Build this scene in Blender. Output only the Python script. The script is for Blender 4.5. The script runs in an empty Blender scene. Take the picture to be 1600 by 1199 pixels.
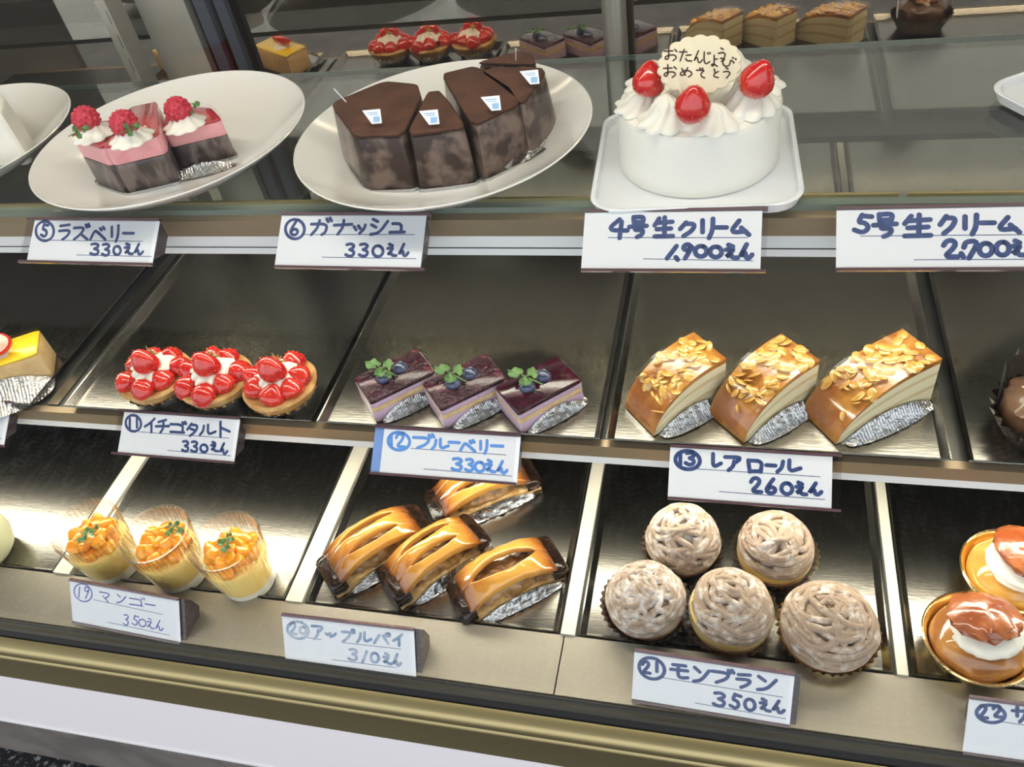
import bpy, math, random
from mathutils import Vector, Matrix, noise
PI = math.pi
random.seed(7)
scn = bpy.context.scene
COL = scn.collection

# ------------------------------------------------------------------ camera
# world: z=0 floor, x runs along the case, y goes into the case; camera stands in front at 1.06 m
CAM = Vector((0, 0, 1.06))
FPX = 1302.3
RX = Vector((0.96720096, 0.20760069, -0.14637026))     # image right
RY = Vector((0.04350777, -0.70311215, -0.7097467))     # image down
RZ = Vector((-0.25025861, 0.68009945, -0.68908299))    # viewing direction
cam_d = bpy.data.cameras.new('camera')
cam = bpy.data.objects.new('camera', cam_d)
COL.objects.link(cam)
m = Matrix((( RX.x, -RY.x, -RZ.x), (RX.y, -RY.y, -RZ.y), (RX.z, -RY.z, -RZ.z))).to_4x4()
m.translation = CAM
cam.matrix_world = m
cam_d.sensor_fit = 'HORIZONTAL'
cam_d.sensor_width = 36
cam_d.lens = 36 * FPX / 1600
cam_d.clip_start = 0.02
cam_d.clip_end = 60
scn.camera = cam

# ------------------------------------------------------------------ light and exposure
w = bpy.data.worlds.new('daylight')
scn.world = w
w.use_nodes = True
bg = w.node_tree.nodes['Background']
bg.inputs[0].default_value = (0.90, 0.925, 1.0, 1)
bg.inputs[1].default_value = 1.75
scn.view_settings.view_transform = 'Standard'
scn.view_settings.look = 'None'
scn.view_settings.gamma = 1
scn.view_settings.exposure = 0.15
TUBE_MID, TUBE_TOP, TUBE_CANOPY = 18.0, 13.0, 32.0     # lamp tubes: under the metal shelf, under the glass shelf, in the canopy


def ray(px, py):
    return RX * ((px - 800) / FPX) + RY * ((py - 599.5) / FPX) + RZ


def PZ(px, py, z):
    r = ray(px, py)
    return CAM + r * ((z - CAM.z) / r.z)


def PY(px, py, y):
    r = ray(px, py)
    return CAM + r * (y / r.y)


# ------------------------------------------------------------------ materials
MATS = {}


def mat(name, col, rough=0.5, metal=0.0, col2=None, nscale=30, ndetail=4, ncon=(0.4, 0.6), bump=0.0, bscale=80,
        sss=0.0, coat=0.0, trans=0.0, ior=1.45, emit=0.0, stretch=(1, 1, 1), spec=0.5, rough2=None, coords='Object', sscol=None, aniso=0.0, bdist=0.002):
    M = bpy.data.materials.new(name)
    M.use_nodes = True
    nt = M.node_tree
    b = nt.nodes['Principled BSDF']
    b.inputs['Base Color'].default_value = (*col, 1)
    b.inputs['Roughness'].default_value = rough
    b.inputs['Metallic'].default_value = metal
    b.inputs['IOR'].default_value = ior
    b.inputs['Specular IOR Level'].default_value = spec
    if aniso:
        b.inputs['Anisotropic'].default_value = aniso
    if sss:
        b.inputs['Subsurface Weight'].default_value = sss
        b.inputs['Subsurface Radius'].default_value = sscol or (0.6, 0.4, 0.25)
        b.inputs['Subsurface Scale'].default_value = 0.006
    if coat:
        b.inputs['Coat Weight'].default_value = coat
        b.inputs['Coat Roughness'].default_value = 0.08
    if trans:
        b.inputs['Transmission Weight'].default_value = trans
    if emit:
        b.inputs['Emission Color'].default_value = (*col, 1)
        b.inputs['Emission Strength'].default_value = emit
    if col2 or bump or rough2 is not None:
        tc = nt.nodes.new('ShaderNodeTexCoord')
        mp = nt.nodes.new('ShaderNodeMapping')
        mp.inputs['Scale'].default_value = stretch
        nt.links.new(tc.outputs[coords], mp.inputs['Vector'])
    if col2 or rough2 is not None:
        n = nt.nodes.new('ShaderNodeTexNoise')
        n.inputs['Scale'].default_value = nscale
        n.inputs['Detail'].default_value = ndetail
        nt.links.new(mp.outputs[0], n.inputs['Vector'])
        r = nt.nodes.new('ShaderNodeMapRange')
        r.inputs['From Min'].default_value = ncon[0]
        r.inputs['From Max'].default_value = ncon[1]
        nt.links.new(n.outputs['Fac'], r.inputs['Value'])
        if col2:
            mx = nt.nodes.new('ShaderNodeMix')
            mx.data_type = 'RGBA'
            mx.inputs['A'].default_value = (*col, 1)
            mx.inputs['B'].default_value = (*col2, 1)
            nt.links.new(r.outputs[0], mx.inputs['Factor'])
            nt.links.new(mx.outputs['Result'], b.inputs['Base Color'])
        if rough2 is not None:
            r2 = nt.nodes.new('ShaderNodeMapRange')
            r2.inputs['To Min'].default_value = rough
            r2.inputs['To Max'].default_value = rough2
            nt.links.new(r.outputs[0], r2.inputs['Value'])
            nt.links.new(r2.outputs[0], b.inputs['Roughness'])
    if bump:
        n2 = nt.nodes.new('ShaderNodeTexNoise')
        n2.inputs['Scale'].default_value = bscale
        n2.inputs['Detail'].default_value = 3
        nt.links.new(mp.outputs[0], n2.inputs['Vector'])
        bp = nt.nodes.new('ShaderNodeBump')
        bp.inputs['Strength'].default_value = bump
        bp.inputs['Distance'].default_value = bdist
        nt.links.new(n2.outputs['Fac'], bp.inputs['Height'])
        nt.links.new(bp.outputs[0], b.inputs['Normal'])
    MATS[name] = M
    return M


def sheet_glass(name, tint, refl, rough=0.0, fres=True, gcol=(1, 1, 1)):
    """thin clear sheet: straight-through transmission plus a mirror reflection"""
    M = bpy.data.materials.new(name)
    M.use_nodes = True
    nt = M.node_tree
    nt.nodes.remove(nt.nodes['Principled BSDF'])
    out = nt.nodes['Material Output']
    t = nt.nodes.new('ShaderNodeBsdfTransparent')
    t.inputs[0].default_value = (*tint, 1)
    g = nt.nodes.new('ShaderNodeBsdfGlossy')
    g.inputs['Color'].default_value = (*gcol, 1)
    g.inputs['Roughness'].default_value = rough
    mx = nt.nodes.new('ShaderNodeMixShader')
    nt.links.new(t.outputs[0], mx.inputs[1])
    nt.links.new(g.outputs[0], mx.inputs[2])
    if fres:
        f = nt.nodes.new('ShaderNodeFresnel')
        # same reflectance from either side of the sheet
        ge = nt.nodes.new('ShaderNodeNewGeometry')
        io = nt.nodes.new('ShaderNodeMapRange')
        io.inputs['To Min'].default_value = 1.45
        io.inputs['To Max'].default_value = 1 / 1.45
        nt.links.new(ge.outputs['Backfacing'], io.inputs['Value'])
        nt.links.new(io.outputs[0], f.inputs[0])
        mm = nt.nodes.new('ShaderNodeMath')
        mm.operation = 'MULTIPLY'
        mm.inputs[1].default_value = refl
        mm.use_clamp = True
        nt.links.new(f.outputs[0], mm.inputs[0])
        nt.links.new(mm.outputs[0], mx.inputs[0])
    else:
        mx.inputs[0].default_value = refl
    nt.links.new(mx.outputs[0], out.inputs[0])
    MATS[name] = M
    return M


steel = mat('brushed_steel', (0.25, 0.24, 0.215), 0.20, 1.0, rough2=0.28, nscale=9, ncon=(0.35, 0.7), bump=0.05, bscale=500, stretch=(0.15, 1, 1))
steel_dark = mat('shelf_steel', (0.10, 0.098, 0.09), 0.4, 0.8, rough2=0.45, nscale=12)
ledge_m = mat('ledge_steel', (0.33, 0.30, 0.25), 0.42, 0.85, rough2=0.5, nscale=14, bump=0.04, bscale=300, stretch=(0.2, 1, 1))
rail_m = mat('bronze_rail', (0.40, 0.31, 0.20), 0.38, 0.75, rough2=0.5, nscale=6)
canopy_m = mat('dim_canopy', (0.10, 0.095, 0.085), 0.6)
white_metal = mat('white_housing', (0.82, 0.82, 0.80), 0.35)
cream_bar = mat('cream_divider', (0.72, 0.68, 0.57), 0.45, 0.2)
gasket_m = mat('black_gasket', (0.014, 0.0145, 0.016), 0.42, spec=0.3)
gold_trim = mat('gold_trim', (0.40, 0.335, 0.165), 0.36, 0.85, rough2=0.4, nscale=5, stretch=(0.3, 1, 1))
white_panel = mat('white_panel', (0.86, 0.82, 0.82), 0.5, bump=0.02)
grey_kick = mat('grey_kick', (0.20, 0.18, 0.165), 0.55, 0.2, col2=(0.14, 0.125, 0.115), nscale=20)
mat_floor = mat('speckled_mat', (0.012, 0.012, 0.013), 0.9, col2=(0.30, 0.30, 0.31), nscale=130, ncon=(0.52, 0.66), bump=0.5, bscale=150)
pavement = mat('pavement', (0.26, 0.25, 0.245), 0.9, col2=(0.20, 0.195, 0.19), nscale=8)
stile_m = mat('door_stile', (0.40, 0.38, 0.33), 0.4, 0.7)
back_dark = mat('dark_wall', (0.02, 0.018, 0.016), 0.8)
back_beige = mat('beige_reflection', (0.42, 0.39, 0.32), 0.6)  # beige of a reflection, put into an added panel
back_navy = mat('navy_reflection', (0.035, 0.04, 0.055), 0.5)  # navy of a reflection, for the added panel and strips
tube_m = {}
for k, s in (('mid', TUBE_MID), ('top', TUBE_TOP), ('canopy', TUBE_CANOPY)):
    tube_m[k] = mat('lamp_tube_' + k, (1.0, 0.93, 0.80), 0.4, emit=s)
glass_front = sheet_glass('front_glass', (0.97, 0.985, 0.98), 0.4)
glass_shelf_m = sheet_glass('shelf_glass', (0.84, 0.88, 0.86), 1.3)
glass_edge = mat('glass_edge', (0.16, 0.20, 0.17), 0.15, coat=0.5)
mirror_m = sheet_glass('door_glass', (0.55, 0.53, 0.50), 0.5, fres=False, gcol=(0.62, 0.54, 0.44), rough=0.012)
film_m = sheet_glass('clear_film', (0.98, 0.98, 0.975), 0.5, rough=0.05)
film_soft = sheet_glass('soft_film', (0.98, 0.98, 0.975), 0.25, rough=0.12)
cup_m = sheet_glass('clear_cup', (0.965, 0.955, 0.93), 1.4, rough=0.06)
rib_m = sheet_glass('moulded_ribs', (0.96, 0.955, 0.93), 0.16, rough=0.3, fres=False)
crinkle_m = sheet_glass('crinkled_cup', (0.86, 0.85, 0.83), 2.6, rough=0.16)
holder_m = sheet_glass('clear_holder', (0.93, 0.93, 0.95), 1.3, rough=0.05)
holder_dark = mat('dark_bracket', (0.055, 0.04, 0.042), 0.25, coat=0.3)
holder_edge = mat('holder_lip', (0.10, 0.055, 0.065), 0.2, coat=0.6)
holder_blue = mat('blue_holder', (0.22, 0.36, 0.74), 0.2, coat=0.6)
paper = mat('paper_card', (0.80, 0.81, 0.86), 0.6)
ink = mat('navy_marker', (0.022, 0.05, 0.17), 0.5, col2=(0.045, 0.08, 0.23), nscale=200)
ink_glare = mat('glare_lightened_marker', (0.12, 0.30, 0.75), 0.5)  # same navy marker, its colour lightened to imitate glare
ink_violet = mat('violet_pen', (0.07, 0.08, 0.36), 0.5)
ink_grey = mat('patchy_blue_marker', (0.16, 0.26, 0.45), 0.5, col2=(0.45, 0.5, 0.62), nscale=60)  # blue ink broken up by paler patches
china = mat('white_china', (0.80, 0.775, 0.73), 0.12, coat=0.7, sss=0.05)
cream_m = mat('whipped_cream', (0.82, 0.79, 0.70), 0.5, sss=0.25, bump=0.06, bscale=160, sscol=(1, 0.9, 0.7))
cake_white = mat('white_frosting', (0.86, 0.83, 0.75), 0.5, sss=0.2, sscol=(1, 0.9, 0.75), bump=0.05, bscale=70)
straw_m = mat('strawberry', (0.55, 0.012, 0.012), 0.18, col2=(0.64, 0.03, 0.015), nscale=60, coat=0.9, sss=0.08, sscol=(1, 0.2, 0.1))
seed_m = mat('strawberry_seed', (0.72, 0.20, 0.06), 0.4)
rasp_m = mat('raspberry', (0.46, 0.010, 0.03), 0.45, col2=(0.62, 0.05, 0.08), nscale=300, sss=0.1)
leaf_m = mat('mint_green', (0.055, 0.14, 0.035), 0.45, col2=(0.10, 0.21, 0.05), nscale=120)
leaf_dry = mat('dry_stem', (0.35, 0.32, 0.10), 0.6)
crust_m = mat('tart_crust', (0.66, 0.40, 0.15), 0.55, col2=(0.46, 0.23, 0.07), nscale=60, bump=0.5, bscale=150)
foil_m = mat('silver_foil', (0.50, 0.50, 0.50), 0.24, 1.0, bump=0.7, bscale=260)
foil_gold = mat('gold_foil', (0.86, 0.67, 0.30), 0.2, 1.0, bump=0.15, bscale=200)
foil_brown = mat('brown_foil', (0.10, 0.075, 0.06), 0.25, 0.8, bump=0.4, bscale=200)
choc_m = mat('chocolate_side', (0.034, 0.017, 0.012), 0.3, col2=(0.17, 0.115, 0.09), nscale=60, ncon=(0.46, 0.62), coat=0.2, spec=0.3)
cocoa_m = mat('cocoa_top', (0.105, 0.042, 0.022), 0.85, col2=(0.075, 0.03, 0.017), nscale=60, bump=0.3, bscale=300)
choc_mousse = mat('dark_mousse', (0.035, 0.02, 0.018), 0.3, col2=(0.17, 0.13, 0.115), nscale=90, ncon=(0.5, 0.64), coat=0.4, stretch=(1, 1, 0.35))
pink_m = mat('pink_mousse', (0.82, 0.38, 0.40), 0.5, col2=(0.74, 0.24, 0.28), nscale=90, ncon=(0.5, 0.8), sss=0.2)
redglaze = mat('red_glaze', (0.42, 0.02, 0.03), 0.08, coat=1.0, col2=(0.55, 0.06, 0.07), nscale=40)
purple_glaze = mat('purple_glaze', (0.034, 0.004, 0.012), 0.10, col2=(0.11, 0.008, 0.030), nscale=55, coat=0.5, spec=0.4, bump=1.0, bscale=110, ncon=(0.45, 0.7), bdist=0.008)
lilac_m = mat('lilac_mousse', (0.60, 0.43, 0.56), 0.55, col2=(0.22, 0.08, 0.20), nscale=170, ncon=(0.66, 0.74), sss=0.15)
sponge_m = mat('sponge', (0.78, 0.58, 0.30), 0.8, col2=(0.66, 0.45, 0.2), nscale=150, bump=0.4, bscale=300)
bberry_m = mat('blueberry', (0.035, 0.045, 0.10), 0.3, col2=(0.09, 0.11, 0.19), nscale=120, coat=0.8)
almond_m = mat('almond_slice', (0.84, 0.52, 0.14), 0.2, col2=(0.66, 0.32, 0.05), nscale=120, coat=0.9)
bake_m = mat('caramel_crust', (0.56, 0.25, 0.045), 0.16, col2=(0.33, 0.105, 0.02), nscale=45, coat=0.9, bump=0.4, bscale=110)
rollcream = mat('roll_cream', (0.86, 0.76, 0.50), 0.6, sss=0.15)
rollsponge = mat('roll_sponge', (0.70, 0.55, 0.30), 0.75, bump=0.3, bscale=300)
pie_m = mat('glazed_pastry', (0.70, 0.34, 0.06), 0.12, col2=(0.50, 0.18, 0.025), nscale=40, ncon=(0.45, 0.75), coat=1.0)
pie_side = mat('flaky_pastry', (0.70, 0.50, 0.24), 0.6, col2=(0.50, 0.28, 0.09), nscale=140, bump=0.6, bscale=200, stretch=(1, 1, 5))
pie_burnt = mat('burnt_pastry', (0.016, 0.008, 0.005), 0.16, col2=(0.08, 0.03, 0.010), nscale=60, coat=0.3, spec=0.3, bump=0.5, bscale=120, ncon=(0.5, 0.8))
apple_m = mat('apple_filling', (0.20, 0.09, 0.025), 0.2, col2=(0.42, 0.22, 0.07), nscale=90, coat=0.8, bump=0.7, bscale=130)
chest_m = mat('chestnut_cream', (0.50, 0.36, 0.25), 0.75, col2=(0.60, 0.46, 0.35), nscale=130, bump=0.25, bscale=500)
custard = mat('custard_cream', (0.86, 0.62, 0.22), 0.5, sss=0.15)
tartbase = mat('dark_tart', (0.20, 0.09, 0.035), 0.6, col2=(0.33, 0.17, 0.07), nscale=80, bump=0.6, bscale=160)
yellow_m = mat('mango_mousse', (0.87, 0.64, 0.20), 0.5, sss=0.2)
white_pud = mat('milk_layer', (0.88, 0.85, 0.74), 0.5, sss=0.2)
mango_m = mat('mango_flesh', (0.93, 0.32, 0.008), 0.3, col2=(0.95, 0.44, 0.02), nscale=60, sss=0.2, coat=0.6, sscol=(1, 0.5, 0.1))
brioche = mat('soaked_brioche', (0.33, 0.125, 0.032), 0.15, col2=(0.50, 0.23, 0.055), nscale=35, coat=0.9, sss=0.1)
caramel = mat('caramel_cap', (0.25, 0.055, 0.012), 0.28, col2=(0.36, 0.11, 0.03), nscale=50, coat=1.0, bump=0.5, bscale=130)
plaque_m = mat('white_chocolate', (0.74, 0.65, 0.47), 0.45, sss=0.1)
choc_ink = mat('chocolate_writing', (0.05, 0.02, 0.012), 0.4)
board_m = mat('white_plastic', (0.78, 0.80, 0.83), 0.25, sss=0.2, coat=0.3, sscol=(1, 1, 1))
lemon_m = mat('lemon_jelly', (0.85, 0.58, 0.02), 0.3, coat=0.3, sss=0.15)
cheese_m = mat('cheesecake_side', (0.80, 0.56, 0.27), 0.55, col2=(0.70, 0.45, 0.19), nscale=60, sss=0.1)
straw_cut = mat('strawberry_flesh', (0.86, 0.42, 0.30), 0.3, col2=(0.93, 0.72, 0.55), nscale=70, coat=0.5)
jelly_dark = mat('dark_jelly', (0.03, 0.02, 0.02), 0.1, coat=1.0)
green_mousse = mat('pale_green_mousse', (0.62, 0.62, 0.38), 0.4, sss=0.2)
label_m = mat('paper_flag', (0.85, 0.87, 0.90), 0.5)
label_ink = mat('pale_blue_print', (0.30, 0.48, 0.72), 0.5)
pole_red = mat('red_band', (0.70, 0.05, 0.02), 0.5)
pole_white = mat('white_band', (0.85, 0.85, 0.85), 0.5)



def add_burn(M, x0, x1, col):
    """baked-dark ends: the colour goes over to burnt sugar along the piece's own x axis"""
    nt = M.node_tree
    b = nt.nodes['Principled BSDF']
    src = b.inputs['Base Color'].links[0].from_socket
    tc = nt.nodes.new('ShaderNodeTexCoord')
    sp = nt.nodes.new('ShaderNodeSeparateXYZ')
    nt.links.new(tc.outputs['Object'], sp.inputs[0])
    ab = nt.nodes.new('ShaderNodeMath')
    ab.operation = 'ABSOLUTE'
    nt.links.new(sp.outputs[0], ab.inputs[0])
    n = nt.nodes.new('ShaderNodeTexNoise')
    n.inputs['Scale'].default_value = 90
    nt.links.new(tc.outputs['Object'], n.inputs['Vector'])
    ad = nt.nodes.new('ShaderNodeMath')
    ad.operation = 'MULTIPLY_ADD'
    ad.inputs[1].default_value = 0.010
    nt.links.new(n.outputs['Fac'], ad.inputs[0])
    nt.links.new(ab.outputs[0], ad.inputs[2])
    r = nt.nodes.new('ShaderNodeMapRange')
    r.inputs['From Min'].default_value = x0
    r.inputs['From Max'].default_value = x1
    nt.links.new(ad.outputs[0], r.inputs['Value'])
    mx = nt.nodes.new('ShaderNodeMix')
    mx.data_type = 'RGBA'
    mx.inputs['B'].default_value = (*col, 1)
    nt.links.new(src, mx.inputs['A'])
    nt.links.new(r.outputs[0], mx.inputs['Factor'])
    nt.links.new(mx.outputs['Result'], b.inputs['Base Color'])


add_burn(pie_m, 0.026, 0.046, (0.27, 0.075, 0.012))
add_burn(pie_m, 0.043, 0.051, (0.025, 0.01, 0.005))


# ------------------------------------------------------------------ mesh builder
class MB:
    def __init__(self):
        self.v, self.f = [], []

    def add(self, vs, fs, M=None):
        o = len(self.v)
        self.v += [(M @ Vector(p)) if M is not None else Vector(p) for p in vs]
        self.f += [[i + o for i in q] for q in fs]
        return self

    def box(self, x0, x1, y0, y1, z0, z1, M=None):
        vs = [(x, y, z) for z in (z0, z1) for y in (y0, y1) for x in (x0, x1)]
        return self.add(vs, [[0, 2, 3, 1], [4, 5, 7, 6], [0, 1, 5, 4], [2, 6, 7, 3], [0, 4, 6, 2], [1, 3, 7, 5]], M)

    def loft(self, rings, cap0=True, cap1=True, closed=True, M=None):
        n = len(rings[0])
        vs = [p for r in rings for p in r]
        fs = []
        for i in range(len(rings) - 1):
            for j in range(n if closed else n - 1):
                k = (j + 1) % n
                fs.append([i * n + j, i * n + k, (i + 1) * n + k, (i + 1) * n + j])
        if cap0:
            fs.append(list(range(n))[::-1])
        if cap1:
            fs.append([(len(rings) - 1) * n + j for j in range(n)])
        return self.add(vs, fs, M)

    def lathe(self, prof, n=40, rf=None, cap0=True, cap1=True, M=None):
        """prof: (r, z) points; rf(angle, i, r, z) -> (r, z) lets the radius wave"""
        rings = []
        for i, (r, z) in enumerate(prof):
            ring = []
            for j in range(n):
                a = 2 * PI * j / n
                rr, zz = rf(a, i, r, z) if rf else (r, z)
                ring.append((rr * math.cos(a), rr * math.sin(a), zz))
            rings.append(ring)
        return self.loft(rings, cap0, cap1, True, M)

    def tube(self, pts, r, n=8, M=None, flat=1.0):
        pts = [Vector(p) for p in pts]
        rings = []
        prev = None
        for i, p in enumerate(pts):
            t = (pts[min(i + 1, len(pts) - 1)] - pts[max(i - 1, 0)]).normalized()
            up = prev if prev is not None else (Vector((0, 0, 1)) if abs(t.z) < 0.9 else Vector((1, 0, 0)))
            s = t.cross(up)
            if s.length < 1e-6:
                s = t.cross(Vector((1, 0.1, 0)))
            s.normalize()
            u = s.cross(t).normalized()
            prev = u
            rr = r(i / (len(pts) - 1)) if callable(r) else r
            rings.append([p + s * (rr * math.cos(2 * PI * j / n)) + u * (rr * flat * math.sin(2 * PI * j / n)) for j in range(n)])
        return self.loft(rings, True, True, True, M)

    def blob(self, c, rx, ry, rz, seg=20, rings=12, amp=0.0, freq=40, seed=0.0, M=None, fn=None):
        vs, fs = [], []
        for i in range(rings + 1):
            th = PI * i / rings
            for j in range(seg):
                a = 2 * PI * j / seg
                d = Vector((math.sin(th) * math.cos(a), math.sin(th) * math.sin(a), math.cos(th)))
                k = 1.0
                if amp:
                    k += amp * noise.noise(d * freq * 0.05 + Vector((seed, seed * 1.7, seed * 0.3)))
                p = Vector((d.x * rx * k, d.y * ry * k, d.z * rz * k))
                if fn:
                    p = fn(p, d)
                vs.append(p + Vector(c))
        for i in range(rings):
            for j in range(seg):
                k = (j + 1) % seg
                fs.append([i * seg + j, (i + 1) * seg + j, (i + 1) * seg + k, i * seg + k])
        return self.add(vs, fs, M)

    def prism(self, poly, z0, z1, bev=0.0015, grow=0.0, M=None):
        c = Vector((sum(p[0] for p in poly) / len(poly), sum(p[1] for p in poly) / len(poly)))

        def off(d, z):
            out = []
            for p in poly:
                q = Vector((p[0], p[1])) - c
                q = q * (1 + d / max(q.length, 1e-5))
                out.append((c.x + q.x, c.y + q.y, z))
            return out
        rings = [off(grow - bev, z0), off(grow, z0 + bev)]
        for k in (0.33, 0.66):
            rings.append(off(grow * (1 - k), z0 + (z1 - z0) * k))
        rings += [off(0, z1 - bev), off(-bev * 0.35, z1 - bev * 0.35), off(-bev, z1)]
        return self.loft(rings, M=M)

    def obj(self, name, material, parent=None, smooth=True, loc=None, rot=None):
        me = bpy.data.meshes.new(name)
        me.from_pydata([tuple(p) for p in self.v], [], self.f)
        me.validate()
        me.update()
        mats = material if isinstance(material, (list, tuple)) else [material]
        for mm in mats:
            me.materials.append(mm)
        o = bpy.data.objects.new(name, me)
        COL.objects.link(o)
        if smooth:
            me.polygons.foreach_set('use_smooth', [True] * len(me.polygons))
            try:
                me.set_sharp_from_angle(angle=math.radians(50))
            except Exception:
                pass
        if parent:
            o.parent = parent
        if loc:
            o.location = loc
        if rot:
            o.rotation_euler = rot
        return o


def thing(name, label, cat, loc=(0, 0, 0), rotz=0.0, group=None):
    o = bpy.data.objects.new(name, None)
    COL.objects.link(o)
    o.location = loc
    o.rotation_euler = (0, 0, rotz)
    o.empty_display_size = 0.02
    o['label'] = label
    o['category'] = cat
    if group:
        o['group'] = group
    return o


def tag(o, label, cat, group=None):
    o['label'] = label
    o['category'] = cat
    if group:
        o['group'] = group
    return o


def dup(root, loc, rotz, label, group=None, scale=None):
    r = root.copy()
    COL.objects.link(r)
    r.location = loc
    r.rotation_euler = (0, 0, rotz)
    r['label'] = label
    if group:
        r['group'] = group
    if scale:
        r.scale = (scale,) * 3
    for ch in list(root.children):
        c = ch.copy()
        COL.objects.link(c)
        c.parent = r
        for g in ch.children:
            d = g.copy()
            COL.objects.link(d)
            d.parent = c
    return r


def struct(o):
    o['kind'] = 'structure'
    return o


def chaikin(pts, n=1, closed=True, q=0.2):
    for _ in range(n):
        out = []
        L = len(pts)
        for i in range(L if closed else L - 1):
            a, b = Vector(pts[i]), Vector(pts[(i + 1) % L])
            out += [a.lerp(b, q), a.lerp(b, 1 - q)]
        if not closed:
            out = [Vector(pts[0])] + out + [Vector(pts[-1])]
        pts = out
    return pts


def subdiv_poly(pts, n):
    out = []
    for i in range(len(pts)):
        a, b = Vector(pts[i]), Vector(pts[(i + 1) % len(pts)])
        out += [a.lerp(b, k / n) for k in range(n)]
    return out


def fan_strip(poly, z0, z1, grow, closed=True, grow_top=None):
    """an open wall of film round a footprint"""
    c = Vector((sum(p[0] for p in poly) / len(poly), sum(p[1] for p in poly) / len(poly)))
    rings = []
    for z, grow in ((z0, grow), (z1, grow if grow_top is None else grow_top)):
        ring = []
        for p in poly:
            q = Vector((p[0], p[1])) - c
            q *= 1 + grow / max(q.length, 1e-5)
            ring.append((c.x + q.x, c.y + q.y, z))
        rings.append(ring)
    return MB().loft(rings, False, False, closed)


# ------------------------------------------------------------------ levels of the case
ZB, ZM, ZT = 0.42, 0.56, 0.73          # bottom deck, metal shelf, glass shelf (top faces)
X0, X1 = -1.25, 0.75
YG = 0.2765                             # plane of the front glass
YD = 0.815                             # plane of the rear sliding doors

# setting
struct(MB().box(-6, 6, -6, 4, -0.05, 0).obj('floor', pavement, smooth=False))
struct(MB().box(X0, X1, 1.75, 1.85, 0, 2.4).obj('wall_back', back_dark, smooth=False))
struct(MB().box(X0 - 0.1, X0, 0.9, 1.85, 0, 2.4).obj('wall_left', back_dark, smooth=False))
struct(MB().box(X1, X1 + 0.1, 0.9, 1.85, 0, 2.4).obj('wall_right', back_dark, smooth=False))
struct(MB().box(X0 - 0.1, X1 + 0.1, 0.9, 1.85, 2.4, 2.5).obj('ceiling', back_dark, smooth=False))
struct(MB().box(-3.0, 2.5, -1.1, 0.9, 2.15, 2.25).obj('added_sky_shade', mat('sky_shade_underside', (0.09, 0.085, 0.08), 0.8), smooth=False))  # unseen slab added to keep overhead sky out of the tray reflections
fm = MB().box(-1.6, 0.6, -0.6, 0.368, 0.0, 0.012).obj('floor_mat', mat_floor, smooth=False)
tag(fm, 'black speckled floor mat at the foot of the glass display case', 'mat')

# added panels: their beige and navy stand in for reflections in the glass
bc = thing('reflection_panels', 'added beige and navy cabinet standing behind the rear glass doors', 'backdrop', (0, 1.1, 0))
MB().box(-0.78, -0.52, 0, 0.06, 0.02, 0.95).obj('beige_reflection', back_beige, bc, False)
MB().box(-0.515, -0.30, 0, 0.06, 0.02, 0.95).obj('navy_reflection', back_navy, bc, False)
MB().box(-1.2, 0.7, 0.06, 0.4, 0.0, 0.93).obj('panel_backing', back_dark, bc, False)

# ---- the display case
case = thing('display_case', 'bakery display case with front glass, gold trim and white lower panel', 'display case', (0, 0, 0))
MB().box(X0, X1, 0.336, 0.85, 0.36, ZB - 0.006).obj('deck', steel_dark, case, False)
# front ledge in two lengths, meeting at a seam
xs = PZ(873, 1045, ZB).x
for a, b in ((X0, xs - 0.0006), (xs + 0.0006, X1)):
    MB().box(a, b, 0.2846, 0.3365, 0.37, ZB + 0.001).obj('front_ledge', ledge_m, case, False)
# black gasket channel that holds the front glass
g = MB()
g.loft([[(x, 0.2845, ZB - 0.025), (x, 0.2845, ZB - 0.0005), (x, 0.2825, ZB + 0.0004), (x, 0.2800, ZB - 0.0016), (x, 0.2765, ZB - 0.0016), (x, 0.2748, ZB - 0.0030),
         (x, 0.2720, ZB - 0.0085), (x, 0.2708, ZB - 0.0125), (x, 0.2708, ZB - 0.03)] for x in (X0, X1)])
g.obj('gasket', gasket_m, case, False)
t = MB()
t.loft([[(x, 0.2705, 0.36), (x, 0.2705, 0.410), (x, 0.262, 0.4085), (x, 0.2585, 0.405), (x, 0.2575, 0.3985), (x, 0.259, 0.396), (x, 0.2572, 0.394), (x, 0.2565, 0.392), (x, 0.2585, 0.3885),
         (x, 0.2585, 0.343), (x, 0.27, 0.343)] for x in (X0, X1)])
t.obj('gold_trim', gold_trim, case, True)
MB().box(X0, X1, 0.262, 0.30, 0.20, 0.3425).obj('white_panel', white_panel, case, False)
MB().box(X0, X1, 0.2605, 0.30, 0.1975, 0.2005).obj('panel_edge_strip', white_metal, case, False)
MB().box(X0, X1, 0.259, 0.30, 0.10, 0.197).obj('kick_board', grey_kick, case, False)
MB().box(X0, X1, 0.37, 0.82, 0.012, 0.36).obj('cabinet_base', grey_kick, case, False)
MB().box(X0, X1, YG - 0.003, YG + 0.002, ZB - 0.0016, 1.36).obj('front_glass', glass_front, case, False)
MB().box(X0 - 0.02, X1 + 0.02, 0.262, 0.85, 1.36, 1.40).obj('canopy', canopy_m, case, False)
MB().tube([(X0 + 0.1, 0.44, 1.335), (X1 - 0.1, 0.44, 1.335)], 0.013, 12).obj('canopy_lamp_tube', tube_m['canopy'], case)
MB().box(X0 - 0.012, X0, 0.262, 0.85, 0.1, 1.38).obj('end_panel', canopy_m, case, False)
MB().box(X1, X1 + 0.012, 0.262, 0.85, 0.1, 1.38).obj('end_panel', canopy_m, case, False)
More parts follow.
